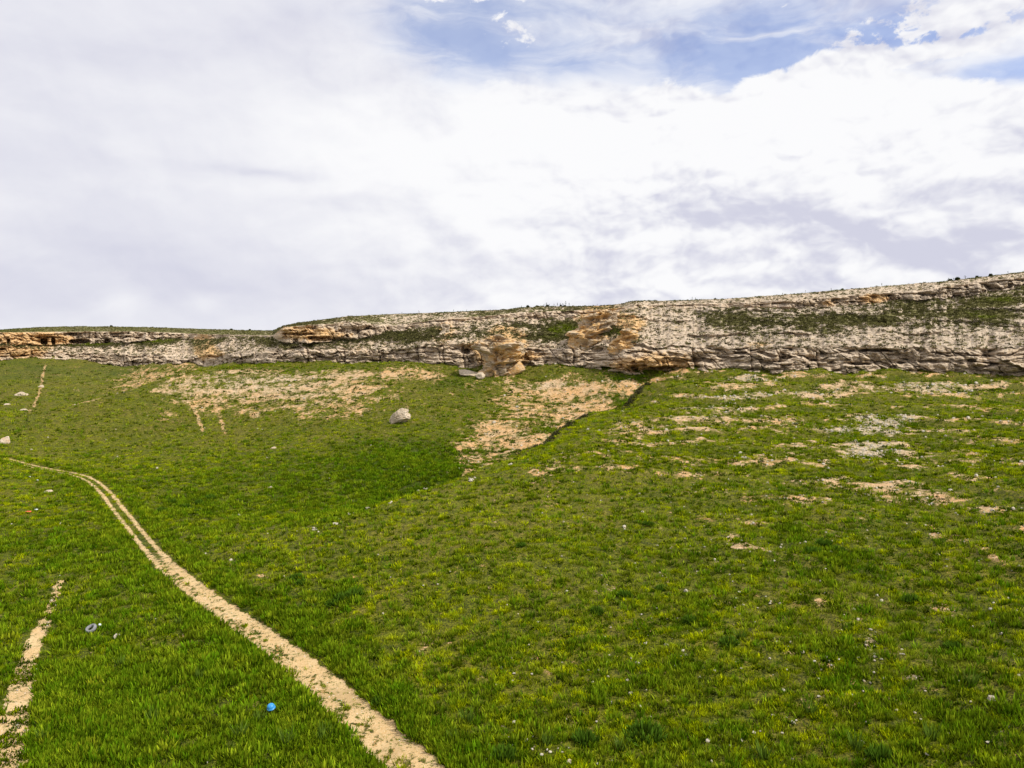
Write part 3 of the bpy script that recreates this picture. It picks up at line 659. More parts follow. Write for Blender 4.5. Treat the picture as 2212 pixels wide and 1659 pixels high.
veg = veg + eblob([(1215, 712, 40, 16, .75), (1195, 730, 40, 14, .4), (860, 722, 70, 14, .35), (760, 735, 60, 4, .5), (900, 735, 90, 10, .25), (1290, 668, 60, 3, .9), (1400, 700, 60, 25, -.35), (1480, 700, 50, 30, -.4),
                   (1700, 690, 150, 18, .14), (1900, 690, 150, 20, .16), (2060, 690, 120, 16, .12), (2150, 650, 70, 14, .42), (2140, 700, 60, 12, .5), (1620, 700, 70, 12, .3), (2000, 730, 200, 12, -.2),
                   (1100, 700, 60, 10, .2), (330, 738, 110, 7, .8), (180, 745, 60, 3, 1.0), (640, 755, 26, 3, .8), (700, 757, 40, 3, .6), (1365, 735, 20, 12, .9), (1345, 722, 14, 8, .7), (60, 755, 200, 6, -.5), (560, 735, 60, 10, .3),
                   (400, 770, 120, 10, -.4), (500, 750, 60, 10, -.3), (1800, 660, 140, 8, -.15), (1230, 760, 12, 4, .8), (1320, 716, 18, 7, .8)], .4, jit) * (w2 + .5 * w3 + .4 * w1 * sst(fracn, .5, 1))
veg = veg + w4 * np.interp(CPx, [0, 600, 900, 1300, 1400, 1600, 2212], [.75, .65, .35, .45, .0, .15, .1]) + (SEG >= 5) * .8
veg = veg + w1 * .5 * sst(fracn, .12, .0) * sst(fbm(U / 5, Vv / 3, 2, 505), -.1, .4)
nrm_up = np.gradient(CZd, axis=0) / (np.abs(np.gradient(CYd, axis=0)) + 1e-3)
ochre = .1 + eblob([(40, 745, 80, 35, .8), (110, 732, 60, 12, .6), (690, 725, 80, 18, .55), (640, 715, 60, 20, .3), (1080, 760, 55, 40, .9), (1100, 725, 40, 20, .5), (1040, 748, 40, 10, .4), (1280, 705, 60, 35, .7), (1300, 665, 60, 8, .4), (1360, 700, 35, 18, .9), (1400, 790, 90, 14, .7), (1420, 770, 80, 30, .4),
                    (1480, 700, 80, 40, .0), (960, 720, 30, 30, .5), (770, 762, 40, 20, .3), (1150, 770, 30, 10, .4), (1640, 745, 30, 8, .5), (440, 745, 25, 30, .8), (460, 765, 30, 10, .5), (1900, 640, 40, 8, .4), (1790, 655, 20, 10, .5), (1880, 650, 30, 14, .5)], .3, jit)
grey = np.interp(CPx, [0, 500, 1000, 1350, 1500, 2212], [.05, .12, .10, .12, .30, .45]) * (w1 + .75 * w3 + .25 * w2) * (.6 + .9 * fbm(U / 9, Vv / 6, 3, 510)) + w3 * .25 * sst(CPx, 1800, 2000)
NRc, NCc = CY.shape
ci = np.arange(NRc * NCc).reshape(NRc, NCc)
CQ = np.stack([ci[:-1, :-1], ci[:-1, 1:], ci[1:, 1:], ci[1:, :-1]], -1).reshape(-1, 4)
CV = np.stack([CXd, CYd, CZd], -1)
cl = make_mesh('cliff', CV.reshape(-1, 3), CQ, M_CLIFF, {'veg': veg, 'ochre': np.clip(ochre * 1.35, 0, 1), 'grey': np.clip(grey + .38 * w2 * sst(CPx, 1150, 1600) + .25 * w4 * sst(CPx, 1000, 1500), 0, 1)})
tag(cl, 'long banded limestone escarpment with ledges and grassy terrace', kind='structure')

# ------------------------------------------------------------------ rocks
ICO = {}
def ico(level):
    if level not in ICO:
        import bmesh
        bm = bmesh.new(); bmesh.ops.create_icosphere(bm, subdivisions=level, radius=1)
        ICO[level] = (np.array([v.co[:] for v in bm.verts]), np.array([[v.index for v in f.verts] for f in bm.faces])); bm.free()
    return ICO[level]
def rock_verts(size, seed, level=5, cuts=9, rough=.16, lay=.0, block=1.0):
    V, Fc = ico(level); V = V.copy(); rg = np.random.default_rng(seed)
    p = 3.2
    V /= (np.abs(V) ** p).sum(1, keepdims=True) ** (1 / p) * block + (1 - block) * np.linalg.norm(V, axis=1, keepdims=True)
    for _ in range(cuts):
        nn = rg.normal(size=3); nn[2] = abs(nn[2]) * .8; nn /= np.linalg.norm(nn); d = rg.uniform(.55, .85)
        k = V @ nn - d; V -= np.where(k > 0, k * .92, 0)[:, None] * nn
    o = rg.uniform(0, 50, 3); N = V / np.linalg.norm(V, axis=1, keepdims=True)
    f = fbm3(V[:, 0] * 1.6 + o[0], V[:, 1] * 1.6 + o[1], V[:, 2] * 1.6 + o[2], 5, seed % 50)
    g2 = np.abs(fbm3(V[:, 0] * 3 + o[1], V[:, 1] * 3 + o[2], V[:, 2] * 5 + o[0], 4, seed % 37))
    V = V + N * (rough * f - rough * .6 * g2)[:, None]
    if lay: 
        b = bands(V[:, 2] * 3 + .4 * V[:, 0], .55, seed % 91); V[:, :2] *= (1 + lay * b)[:, None]
    return V * np.array(size), Fc
def rock(name, loc, size, rot, seed, mat, label, cat, group=None, och=.2, gry=.0, lift=.25, taper=0, **kw):
    V, Fc = rock_verts(size, seed, **kw); t_ = V[:, 0] / size[0]
    V[:, 2] *= 1 - taper + taper * (t_ + .4); V[:, 1] *= 1 - .5 * taper + .5 * taper * t_
    o = make_mesh(name, V, Fc, mat, {'ochre': np.full(len(V), och), 'grey': np.full(len(V), gry)})
    o.location = (loc[0], loc[1], loc[2] + size[2] * lift); o.rotation_euler = rot
    return tag(o, label, cat, group)
def P(px, py): return at(px, py, H)
def px_size(px, py, wpx): return wpx / F * P(px, py)[1]
b = P(860, 912); s = b[1] / F
rock('boulder', b, (28 * s, 17 * s, 17 * s), (R(-14), R(-26), R(-6)), 15, M_ROCK, 'large pale wedge shaped boulder alone on the green slope below the cliff', 'boulder', och=.25, lift=.62, level=6, lay=.06, block=.7, cuts=6, rough=.30, taper=.38)
b = P(12, 958); s = b[1] / F
rock('boulder', b, (12 * s, 10 * s, 11 * s), (0, 0, R(20)), 23, M_ROCK, 'pointed pale boulder with orange top at the left edge above the track', 'boulder', och=.5, lift=.45, block=.2, lay=.03)
for (px, py, w, h, lab, sd) in ((45, 852, 14, 6, 'flat pale rock low on the far left slope', 31), (88, 836, 8, 4, 'small pale rock beside the goat trail on the far left slope', 32), (14, 874, 9, 3, 'thin pale slab at the left edge of the far slope', 33),
                                (52, 886, 8, 3, 'pale slab in the grass below the far left slope', 34), (583, 1055 + 0, 7, 4, 'small grey rock in the green slope right of the track', 35), (590, 969, 7, 3, 'small stone below the big wedge boulder in green grass', 36)):
    b = P(px, py); s = b[1] / F
    rock('rock', b, (w * s, w * .7 * s, h * s), (0, R(-8), R(random.uniform(0, 90))), sd, M_ROCK, lab, 'rock', lift=.05, level=5, och=.4, gry=.25, rough=.3)
# slab leaning on the ochre tower, pale slabs at its left foot
Yt = 214.0
def wp(px, py, Y): return (kx(px, py) * Y, Y, 24 + kz(py) * Y)
sp_ = Yt / F
rock('leaning_slab', (lambda q: (q[0], q[1], q[2] + 1.6))(P(1117, 808)), (24 * sp_, 9 * sp_, 13 * sp_), (R(-12), R(-28), R(6)), 41, M_OCHRE, 'tilted lichen orange block leaning against the foot of the ochre tower', 'boulder', och=.75, gry=.2, lift=0, level=5, block=.6)
rock('fallen_slab', (lambda q: (q[0], q[1], q[2] + .8))(P(1012, 812)), (22 * sp_, 12 * sp_, 7 * sp_), (R(8), R(10), R(10)), 42, M_ROCK, 'pale flat slab lying left of the ochre tower foot', 'boulder', och=.25, lift=0, level=5, block=.8)
rock('fallen_slab', (lambda q: (q[0], q[1], q[2] + .9))(P(1037, 818)), (11 * sp_, 9 * sp_, 8 * sp_), (R(8), R(20), R(-20)), 43, M_ROCK, 'small pale slab wedged against the left base of the ochre tower', 'boulder', och=.3, lift=0, level=5, block=.8)

def tower(name, Yc, rowsT, label, cat, seed, mat, depth=.7, och=.6, gry=0., amp=1.0, cutsT=()):
    """rows: (py, px_left, px_right); a rock column of real depth, lofted and weathered"""
    rowsT = sorted(rowsT, key=lambda r: -r[0]); n = 150; m = 220
    py = np.linspace(rowsT[0][0], rowsT[-1][0], n); rp = [r[0] for r in rowsT][::-1]
    Lx = np.interp(py, rp, [r[1] for r in rowsT][::-1]); Rx = np.interp(py, rp, [r[2] for r in rowsT][::-1])
    cx = (Lx + Rx) / 2; rx = (Rx - Lx) / 2; sc = Yc / F
    X0 = (cx - 1106) * sc; RXm = rx * sc; Z = 24 + np.array([kz(v) for v in py]) * Yc
    top = np.sqrt(np.clip((np.arange(n)[::-1] + .01) / (n * .10), 0, 1)); RXm = RXm * top
    th = np.linspace(0, 2 * np.pi, m, endpoint=False)
    c, s = np.cos(th)[None], np.sin(th)[None]; pq = 3.0
    rad = 1 / (np.abs(c) ** pq + np.abs(s) ** pq) ** (1 / pq)
    ax = RXm[:, None] * c * rad; ay = RXm[:, None] * depth * s * rad; z = Z[:, None] + 0 * c
    Uq = th[None] * RXm.mean() + seed + 0 * z; xx = ax + seed * 3; yy = ay
    zq = z + .5 * vnoise3(xx / 4, yy / 4, z / 9, seed)
    d = 3.4 * fbm3(xx / 4.2, yy / 4.2, z / 2.8, 4, seed) - 1.6 * sst(fbm3(xx / 2.6, yy / 2.6, z / 1.1, 2, seed + 21), .16, .34) - 1.9 * np.abs(fbm3(xx / 2.2, yy / 2.2, z / 1.3, 4, seed + 3)) + .40 * bands(zq, 1.9, seed) * vnoise3(xx / 5, yy / 5, z / 5, 77) + .15 * bands(zq, .6, seed + 1) + .45 * fbm3(xx / .9, yy / .9, z / .6, 3, seed + 7)
    a1, a2, aid = voro(Uq / 2.6, z / 2.0 + .3 * vnoise3(xx / 3, yy / 3, z / 3, 4), seed); d = d + (aid - .5) * .5 - .25 * sst(a2 - a1, .12, 0)
    for (ppx, ppy, rrx, rry, dd) in cutsT:
        uu = ((ax + X0[:, None]) - (ppx - 1106) * sc) / (rrx * sc); vz = (z - (24 + kz(ppy) * Yc)) / (rry * sc)
        d = d - dd * np.exp(-(uu * uu + vz * vz) ** 1.6) * (s < .2)
    d = d * amp * np.clip(RXm[:, None] / 2.5, .15, 1)
    ln = np.hypot(c, s)
    X = X0[:, None] + ax + d * c; Yy = Yc + RXm[:, None] * depth * .6 + ay + d * s; Zz = z + .18 * d
    V = np.stack([X, Yy, Zz], -1).reshape(-1, 3); ii = np.arange(n * m).reshape(n, m); jj = np.roll(ii, -1, 1)
    Fq = np.stack([ii[:-1], jj[:-1], jj[1:], ii[1:]], -1).reshape(-1, 4)
    oc = och - .15 + .9 * fbm3(V[:, 0] / 3, V[:, 1] / 3, V[:, 2] / 2, 3, 9)
    orig = np.array([X0.mean(), Yc, Z.min()]); 
    o = make_mesh(name, V - orig, Fq, mat, {'ochre': oc, 'grey': np.full(len(V), gry)}); o.location = orig
    return tag(o, label, cat)
tower('rock_tower', 214, [(822, 1046, 1098), (808, 1044, 1108), (795, 1042, 1112), (786, 1046, 1108), (780, 1040, 1122), (765, 1036, 1132), (755, 1022, 1132), (748, 1018, 1128), (740, 1030, 1116), (730, 1040, 1106), (722, 1056, 1092)],
      'ochre rock tower with dark overhangs bulging out of the cliff foot', 'rock tower', 51, M_OCHRE, depth=.75, och=.75, cutsT=[(1118, 786, 16, 3.2, 3.6), (1078, 786, 10, 2.6, 2.4), (1005 + 20, 762, 9, 5, 2.0), (1075, 737, 18, 2.2, 1.8), (1100, 772, 24, 2.5, .9)])
tower('rock_pillar', 236, [(752, 938, 988), (742, 940, 984), (735, 944, 982), (728, 943, 980), (720, 948, 978), (712, 952, 976), (705, 950, 976), (698, 946, 972)],
      'slim cream pillar of layered rock standing on top of the lower scarp', 'rock pillar', 52, M_ROCK, depth=.7, och=.5, amp=.6)
tower('rock_outcrop', 222, [(765, 1225, 1322), (752, 1228, 1335), (738, 1230, 1326), (728, 1236, 1320), (724, 1222, 1322), (718, 1222, 1322), (712, 1236, 1326), (700, 1244, 1332), (690, 1246, 1336), (684, 1250, 1340), (678, 1252, 1344), (670, 1262, 1346)],
      'broad stepped ochre outcrop below the skyline right of the green gully', 'rock outcrop', 53, M_OCHRE, depth=.5, och=.75, amp=1.0, cutsT=[(1268, 688, 10, 3.4, 2.0), (1314, 684, 6, 6, 2.6), (1290, 722, 30, 2.4, 1.4), (1262, 718, 8, 3, 1.2), (1265, 741, 8, 4, 1.4)])
tower('rock_outcrop', 209, [(765, 1322, 1400), (752, 1324, 1392), (742, 1322, 1386), (735, 1322, 1384), (726, 1328, 1380), (718, 1332, 1376), (708, 1338, 1368)],
      'lichen yellow knob of rock crowning the bulging cliff', 'rock outcrop', 54, M_OCHRE, depth=.7, och=.95, amp=.75, cutsT=[(1350, 732, 14, 4, 1.6), (1370, 728, 12, 3, 1.0)])

# ------------------------------------------------------------------ vegetation meshes
print('veg')
def clumps(name, C, N, hgt, rad, tints, nb, label, seed, lean=.6, wid=.16, dome=False, kind='stuff', cat='grass'):
    """C (n,3) foot points; every clump = nb pointed leaf triangles; one mesh of stuff"""
    rg = np.random.default_rng(seed); n = len(C)
    a = rg.uniform(0, 2 * np.pi, (n, nb)); rr = rg.uniform(.0, 1, (n, nb)) ** .6 * rad[:, None]
    base = C[:, None, :] + np.stack([np.cos(a) * rr, np.sin(a) * rr, 0 * a], -1) * (1 if not dome else .5)
    hh = hgt[:, None] * rg.uniform(.55, 1.15, (n, nb)); a2 = a + rg.normal(0, .7, (n, nb)); l = lean * rg.uniform(.2, 1.3, (n, nb)) * (hgt[:, None])
    if dome:
        ph = rg.uniform(0, 1, (n, nb)) ** .6; base[..., 2] += ph * hh * .45; 
        base[..., 0] += np.cos(a) * rad[:, None] * .45 * np.sqrt(1 - ph ** 2); base[..., 1] += np.sin(a) * rad[:, None] * .45 * np.sqrt(1 - ph ** 2)
        hh = hh * (.25 + .5 * ph); l = rad[:, None] * .5 * (1.1 - ph)
    tip = base + np.stack([np.cos(a2) * l, np.sin(a2) * l, hh], -1)
    w = (wid * hgt[:, None] * rg.uniform(.6, 1.3, (n, nb))); pa = rg.uniform(0, 2 * np.pi, (n, nb))
    side = np.stack([np.cos(pa) * w, np.sin(pa) * w, 0 * w], -1)
    base[..., 2] -= .03
    V = np.stack([base - side, base + side, tip], 2).reshape(-1, 3)
    t = tints[:, None, None, :] * rg.uniform(.5, 1.4, (n, nb, 1, 1)) * rg.uniform(.5, 1.4, (n, 1, 1, 1)) * np.array([.6, .6, 1.5])[None, None, :, None]  # leaf bases darkened, tips brightened: shade and sunlight painted into the tint
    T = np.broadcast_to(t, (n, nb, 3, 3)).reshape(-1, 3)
    Fq = np.arange(len(V)).reshape(-1, 3)
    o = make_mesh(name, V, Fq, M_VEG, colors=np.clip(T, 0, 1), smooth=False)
    return tag(o, label, cat, kind=kind)
def scatter_polar(n, r0, r1, seed, th=R(38)):
    rg = np.random.default_rng(seed); t = rg.uniform(-th, th, n); r = np.exp(rg.uniform(math.log(r0), math.log(r1), n))
    X = np.sin(t) * r; Y = np.cos(t) * r; ok = Y < base_Y(X, Y) + 1.0
    return X[ok], Y[ok], r[ok]
MG = np.array([.105, .175, .003]); YG = np.array([.37, .41, .003]); DG = np.array([.048, .096, .002]); OL = np.array([.25, .27, .040]); GG = np.array([.20, .30, .07])
def tint_at(X, Y, seed):
    rg = np.random.default_rng(seed); n = len(X)
    lu = grid_at(lush, X, Y); p = fbm(X / 5, Y / 5, 3, 600); q = -fbm(X / 1.5, Y / 1.5, 3, 640); o = fbm(X / 11, Y / 11, 3, 620)  # tone follows tuft height: darker species in hollows, also painting shade between clumps
    st = grid_at(stripeK, X, Y); k = np.clip(.42 + .32 * lu + .55 * p + 1.05 * q + .5 * fbm(X / 16, Y / 16, 3, 606) + .45 * st + rg.normal(0, .2, n), 0, 1)[:, None]
    br = YG + (MG - YG) * np.clip(.9 * lu + .25 * fbm(X / 20, Y / 20, 2, 605), 0, 1)[:, None]
    c = br * (1 - k) + DG * k
    ol = (sst(o + .3 * q, .05, .5) * (1 - .8 * lu) * .7)[:, None]
    hi = (sst(Y, 130, 220) * np.clip(.45 + .9 * fbm(X / 6, Y / 9, 3, 690), 0, .85))[:, None]
    c = c * (1 - ol) + OL * ol; c = c * (1 - hi) + np.array([.215, .195, .045]) * hi
    return c
X, Y, r = scatter_polar(470000, 31, 405, 1); x_, y_, r_ = scatter_polar(330000, 110, 330, 101); X, Y, r = np.r_[X, x_], np.r_[Y, y_], np.r_[r, r_]
bb = grid_at(bare, X, Y) + .6 * fbm(X / .8, Y / .8, 2, 630)
ok = np.random.default_rng(2).uniform(0, 1, len(X)) > .97 * sst(bb, .22, .62)
X, Y, r = X[ok], Y[ok], r[ok]
lu = grid_at(lush, X, Y); cl_ = fbm(X / 1.5, Y / 1.5, 3, 640); sz_ = .8 + r / 420
h = (.12 + .02 * np.clip(lu, 0, 1) + .62 * np.clip(cl_, -.15, 1) * (.62 - .3 * lu)) * sz_ * np.random.default_rng(3).uniform(.6, 1.4, len(X))
h = np.clip(h, .05, 1)
C3 = np.stack([X, Y, grid_at(H, X, Y)], 1)
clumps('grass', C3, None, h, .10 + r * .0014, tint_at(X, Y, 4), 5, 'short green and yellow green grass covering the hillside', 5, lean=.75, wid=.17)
# taller leafy weeds, gathered in drifts
X, Y, r = scatter_polar(260000, 31, 300, 11)
pr = .15 + sst(.8 * fbm(X / 6, Y / 6, 3, 650) + .55 * grid_at(lush, X, Y) + .75 * fbm(X / 1.8, Y / 1.8, 3, 651), .12, .8)
dd, _ = linedist(X.astype(f32), Y.astype(f32), ROAD); dd = np.abs(dd); pr = np.maximum(pr, .9 * sst(dd, 5, 2.0)) * sst(dd, 1.1, 1.7)
ok = (np.random.default_rng(12).uniform(0, 1, len(X)) < pr * .62) & (grid_at(bare, X, Y) < .45)
X, Y, r = X[ok], Y[ok], r[ok]; rg = np.random.default_rng(13)
h = rg.uniform(.26, .62, len(X)) * (.9 + .1 * sst(grid_at(lush, X, Y), 0, 1)) * (.85 + r / 500)
mixk = np.clip(rg.normal(.45, .25, (len(X), 1)) - .3 * grid_at(lush, X, Y)[:, None] + .5 * fbm(X / 4, Y / 4, 2, 655)[:, None], 0, 1); t = (DG * 1.7) * (1 - mixk) + (YG * .62 + GG * .15) * mixk
clumps('tall_weeds', np.stack([X, Y, grid_at(H, X, Y)], 1), None, h, .16 + r * .0008, t, 11, 'taller leafy green weeds standing in drifts among the grass', 14, lean=.6, wid=.13, cat='weeds')
# leafy mounds, thick in the lush hollow and the lower left
X, Y, r = scatter_polar(120000, 31, 320, 15)
lu = grid_at(lush, X, Y); q = fbm(X / 2.4, Y / 2.4, 3, 652); bq = grid_at(bare, X, Y)
pr = sst(q + .75 * lu - .12, .0, .75) * (.35 + .65 * lu)
dd, _ = linedist(X.astype(f32), Y.astype(f32), ROAD); dd = np.abs(dd); pr = np.maximum(pr, .6 * sst(dd, 4.5, 2.2)) * sst(dd, 1.4, 1.9)
dp, _ = linedist(X.astype(f32), Y.astype(f32), PATHL); pr = pr * sst(np.abs(dp), .7, 1.3)
ok = (np.random.default_rng(16).uniform(0, 1, len(X)) < pr * .8) & (bq < .4); X, Y, r = X[ok], Y[ok], r[ok]; rg = np.random.default_rng(17)
h = rg.uniform(.34, .85, len(X)) * (.8 + .4 * np.clip(fbm(X / 3, Y / 3, 2, 653), -.5, 1)); mk = np.clip(rg.normal(.35, .25, (len(X), 1)), 0, 1)
t = DG * 1.9 * (1 - mk) + (YG * .55 + GG * .15) * mk
clumps('leafy_weeds', np.stack([X, Y, grid_at(H, X, Y)], 1), None, h, h * rg.uniform(.8, 1.3, len(X)), t, 34, 'rounded mounds of dark leafy weeds crowding the lush ground', 18, dome=True, wid=.13, cat='weeds')
# low dark cushions on bare soil and between grass
X, Y, r = scatter_polar(200000, 36, 400, 21)
bq = grid_at(bare, X, Y); pr = .10 + .36 * sst(bq, .05, .35) * (1 - .7 * sst(bq, .75, 1.1))
pr = pr * sst(fbm(X / 3, Y / 3, 3, 660), -.3, .35)
dd, _ = linedist(X.astype(f32), Y.astype(f32), ROAD)
ok = (np.random.default_rng(22).uniform(0, 1, len(X)) < pr * 1.2) & (np.abs(dd) > 1.9)
X, Y, r = X[ok], Y[ok], r[ok]; rg = np.random.default_rng(23)
h = rg.uniform(.12, .40, len(X)) ** 1.2 * (.6 + r / 230) * 1.15; t = (DG * .8 + YG * .25 * rg.uniform(0, 1, (len(X), 1))) * rg.uniform(.6, 1.25, (len(X), 1))
q_ = dense(np.array([(kx(a, b) * y, y) for a, b, y in ((1130,980,129),(1200,943,142),(1290,900,158),(1400,832,181))]), 260)
q_ = q_ + rg.normal(0, .7, q_.shape) * (1 + 1.0 * fbm(q_[:, 0] / 4, q_[:, 1] / 4, 2, 44))[:, None] + np.array([-.3, .5]); q_ = q_[fbm(q_[:, 0] / 5, q_[:, 1] / 5, 3, 45) + rg.normal(0, .12, len(q_)) > -.02]; q_ = np.repeat(q_, 2, 0) + rg.normal(0, .35, (len(q_) * 2, 2))
X = np.r_[X, q_[:, 0]]; Y = np.r_[Y, q_[:, 1]]; h = np.r_[h, rg.uniform(.25, .6, len(q_))]; t = np.vstack([t, np.array([.085, .080, .040]) * rg.uniform(.5, 1.4, (len(q_), 1))])
clumps('low_herbs', np.stack([X, Y, grid_at(H, X, Y)], 1), None, h, h * 1.25, t, 16, 'low dark green herb cushions dotted over soil and grass', 24, dome=True, wid=.26, cat='herbs')
# scrub on the terrace and plateau of the escarpment
rg = np.random.default_rng(31); m_ = 170000
fi = rg.uniform(8, NRc - 10, m_); fj = rg.uniform(140, NCc - 140, m_)
vg = bil(veg, fi, fj); sg = bil(SEG, fi, fj); ux = bil(CXd, fi, fj); uy = bil(CYd, fi, fj); uz = bil(CZd, fi, fj); ppx = bil(CPx, fi, fj)
pr = (.16 + .9 * sst(vg + .45 * fbm(ux / 2.2, uy / 2.2, 3, 670), .18, .8)) * .62 * (sg > 1.9) * ((sg < 3) | (sg > 4))
ok = rg.uniform(0, 1, m_) < pr; ux, uy, uz, sg = ux[ok], uy[ok], uz[ok], sg[ok]; vg = vg[ok]
h = rg.uniform(.18, .58, len(ux)) * np.where(sg > 4, .6, 1)
gk = sst(vg, .75, 1.1)[:, None]
t = (np.array([.135, .125, .050]) * (1 - gk) + np.array([.15, .185, .018]) * gk) * rg.uniform(.6, 1.35, (len(ux), 1))
clumps('scrub', np.stack([ux, uy, uz], 1), None, h, h * 1.2, t, 14, 'small grey green scrub tufts on the rocky terraces', 32, dome=True, wid=.34, cat='scrub')
# grassy fringe along the very edge of the plateau
rg = np.random.default_rng(33); fj = rg.uniform(150, NCc - 150, 9000); fi = rg.uniform(0, 1, 9000) * 12 + np.argmax(SEG[:, 0] >= 5) - 11
ux = bil(CXd, fi, fj); uy = bil(CYd, fi, fj); uz = bil(CZd, fi, fj)
h = rg.uniform(.12, .34, 9000) * sst(fbm(ux / 5, uy * 0, 2, 680), -.5, .5) + .05
t = np.array([.10, .12, .03]) * rg.uniform(.6, 1.3, (9000, 1))
clumps('plateau_grass', np.stack([ux, uy, uz], 1), None, h, h * .8, t, 6, 'thin grass along the rim of the plateau', 34, lean=.4, wid=.13)

# ------------------------------------------------------------------ countable plants, stones and litter
def tuft_mesh(name, seed, nb, hgt, rad, tint, dome=True, wid=.26, lean=.5):
    o = clumps(name, np.zeros((1, 3)), None, np.array([hgt]), np.array([rad]), np.array([tint]), nb, None, seed, lean=lean, dome=dome, wid=wid, kind=None, cat=None)
    return o
def place(o, loc, s=1.0, rz=None):
    o.location = loc; o.scale = (s * random.uniform(.75, 1.3), s * random.uniform(.75, 1.3), s * random.uniform(.7, 1.2)); o.rotation_euler = (0, 0, random.uniform(0, 6.28) if rz is None else rz); return o
def copies(proto, spots, label, cat, group, first=True):
    for i, (loc, s) in enumerate(spots):
        o = proto if i == 0 else proto.copy()
        if i: col.objects.link(o)
        place(o, loc, s); tag(o, label, cat, group)
dark = [(640,1250,1.0),(652,1262,.8),(740,1296,1.2),(765,1290,1.1),(718,1305,1.0),(1290,1325,1.0),(1575,1395,1.0),(1780,1180,1.0),(1810,1190,1.1),(1755,1195,1.0),(1125,1180,.8),(1430,1275,.9),(1350,1290,1.0),(1490,1345,1.0),
        (1395,1595,1.2),(1265,1605,1.1),(1970,1300,1.0),(400,1095,1.2),(430,1090,1.1),(350,1105,1.2),(455,1078,1.1),(372,1085,1.0),(700,1128,.9),(560,1025,.9),(300,1040,.9),(820,1520,.9),(1090,1640,1.1),(2060,1400,1.0),(1900,1640,1.2),(1400,1135,.9)]
pr_ = tuft_mesh('dark_shrub', 71, 260, .62, .75, (.055, .105, .008), wid=.16)
copies(pr_, [(P(a, b), c * random.uniform(.8, 1.1)) for a, b, c in dark], 'dark green leafy shrub clump standing out in the grass', 'shrub', 'dark shrub clumps in the grass')
tall = [(90,1600,1.0),(520,1590,1.2),(560,1560,1.1),(620,1610,1.3),(700,1600,1.2),(980,1600,1.0),(1180,1610,1.1),(1010,1560,1.0),(1750,1540,1.2),(1850,1620,1.3),(1650,1640,1.1),(2010,1600,1.1),(1340,1620,1.0),(260,1440,.9),(385,1350,1.0),(430,1470,1.0),(330,1560,1.1),(1150,1330,.9),(1600,1380,1.0),(2100,1480,1.0)]
pr_ = tuft_mesh('tall_herb', 72, 34, .85, .20, (.17, .27, .03), dome=False, wid=.07, lean=.45)
copies(pr_, [(P(a, b), c) for a, b, c in tall], 'tall pale green herb stem rising above the grass', 'herb', 'tall herbs in the foreground grass')
def rim_pt(px, back=0):
    j = np.argmin(abs(PX - px)); i = np.argmax(SEG[:, 0] >= 5) - back
    return float(CXd[i, j]), float(CYd[i, j]), float(CZd[i, j]) - .05
def stalk_plant(seed, h):
    rg = np.random.default_rng(seed); V = []; Fq = []
    def stick(a, b, w):
        k = len(V); a = np.array(a); b = np.array(b)
        for q, ww in ((a, w), (b, w * .6)):
            for an in (0, 2.1, 4.2): V.append(q + np.array([math.cos(an) * ww, math.sin(an) * ww, 0]))
        for i in range(3): Fq.append((k + i, k + (i + 1) % 3, k + 3 + (i + 1) % 3, k + 3 + i))
    top = np.array([rg.normal(0, .08), rg.normal(0, .08), h]); stick((0, 0, 0), top, .05)
    for _ in range(9):
        t = rg.uniform(.25, .95); a = rg.uniform(0, 6.28); l = rg.uniform(.15, .4) * h * (1.1 - t); p = top * t
        stick(p, p + np.array([math.cos(a) * l, math.sin(a) * l, l * .9]), .035)
        stick(p + np.array([math.cos(a) * l, math.sin(a) * l, l * .9]), p + np.array([math.cos(a) * l, math.sin(a) * l, l * .9 + .1]), .06)
    V = np.array(V); return make_mesh('thistle_stalk', V, np.array(Fq), M_VEG, colors=np.tile([[.06, .065, .035]], (len(V), 1)), smooth=False)
stalks = [(1127,.9),(1175,1.2),(1180,1.4),(1186,1.0),(1197,1.1),(1204,1.5),(1211,1.2),(1216,1.3),(1222,1.6),(1229,1.0),(980,.9),(1008,.7),(905,.8),(868,.6),(1290,.8),(1495,.9),(1502,.8),(1690,.8),(1740,.7),(1795,.9),(1905,1.0),(2050,1.3),(2060,1.1),(2085,1.4),(2178,.9),(770,.5),(1545,.6)]
sp0 = stalk_plant(81, 1.15)
copies(sp0, [(rim_pt(a), c * .85) for a, c in stalks], 'thin dry thistle stalk against the sky on the cliff rim', 'thistle', 'dry stalks along the skyline')
pr_ = tuft_mesh('rim_bush', 73, 200, .8, .75, (.035, .05, .014))
copies(pr_, [(rim_pt(a), c) for a, c in ((1140,.9),(1160,.7),(1172,.7),(1182,.8),(1212,.7),(1220,.8),(2068,1.0),(2053,.8),(2140,.8),(2110,.6),(1545,.5),(1820,.5),(240,.8),(330,.6),(500,.8),(540,.6))],
       'small dark bush on the plateau rim against the sky', 'bush', 'small bushes along the skyline')
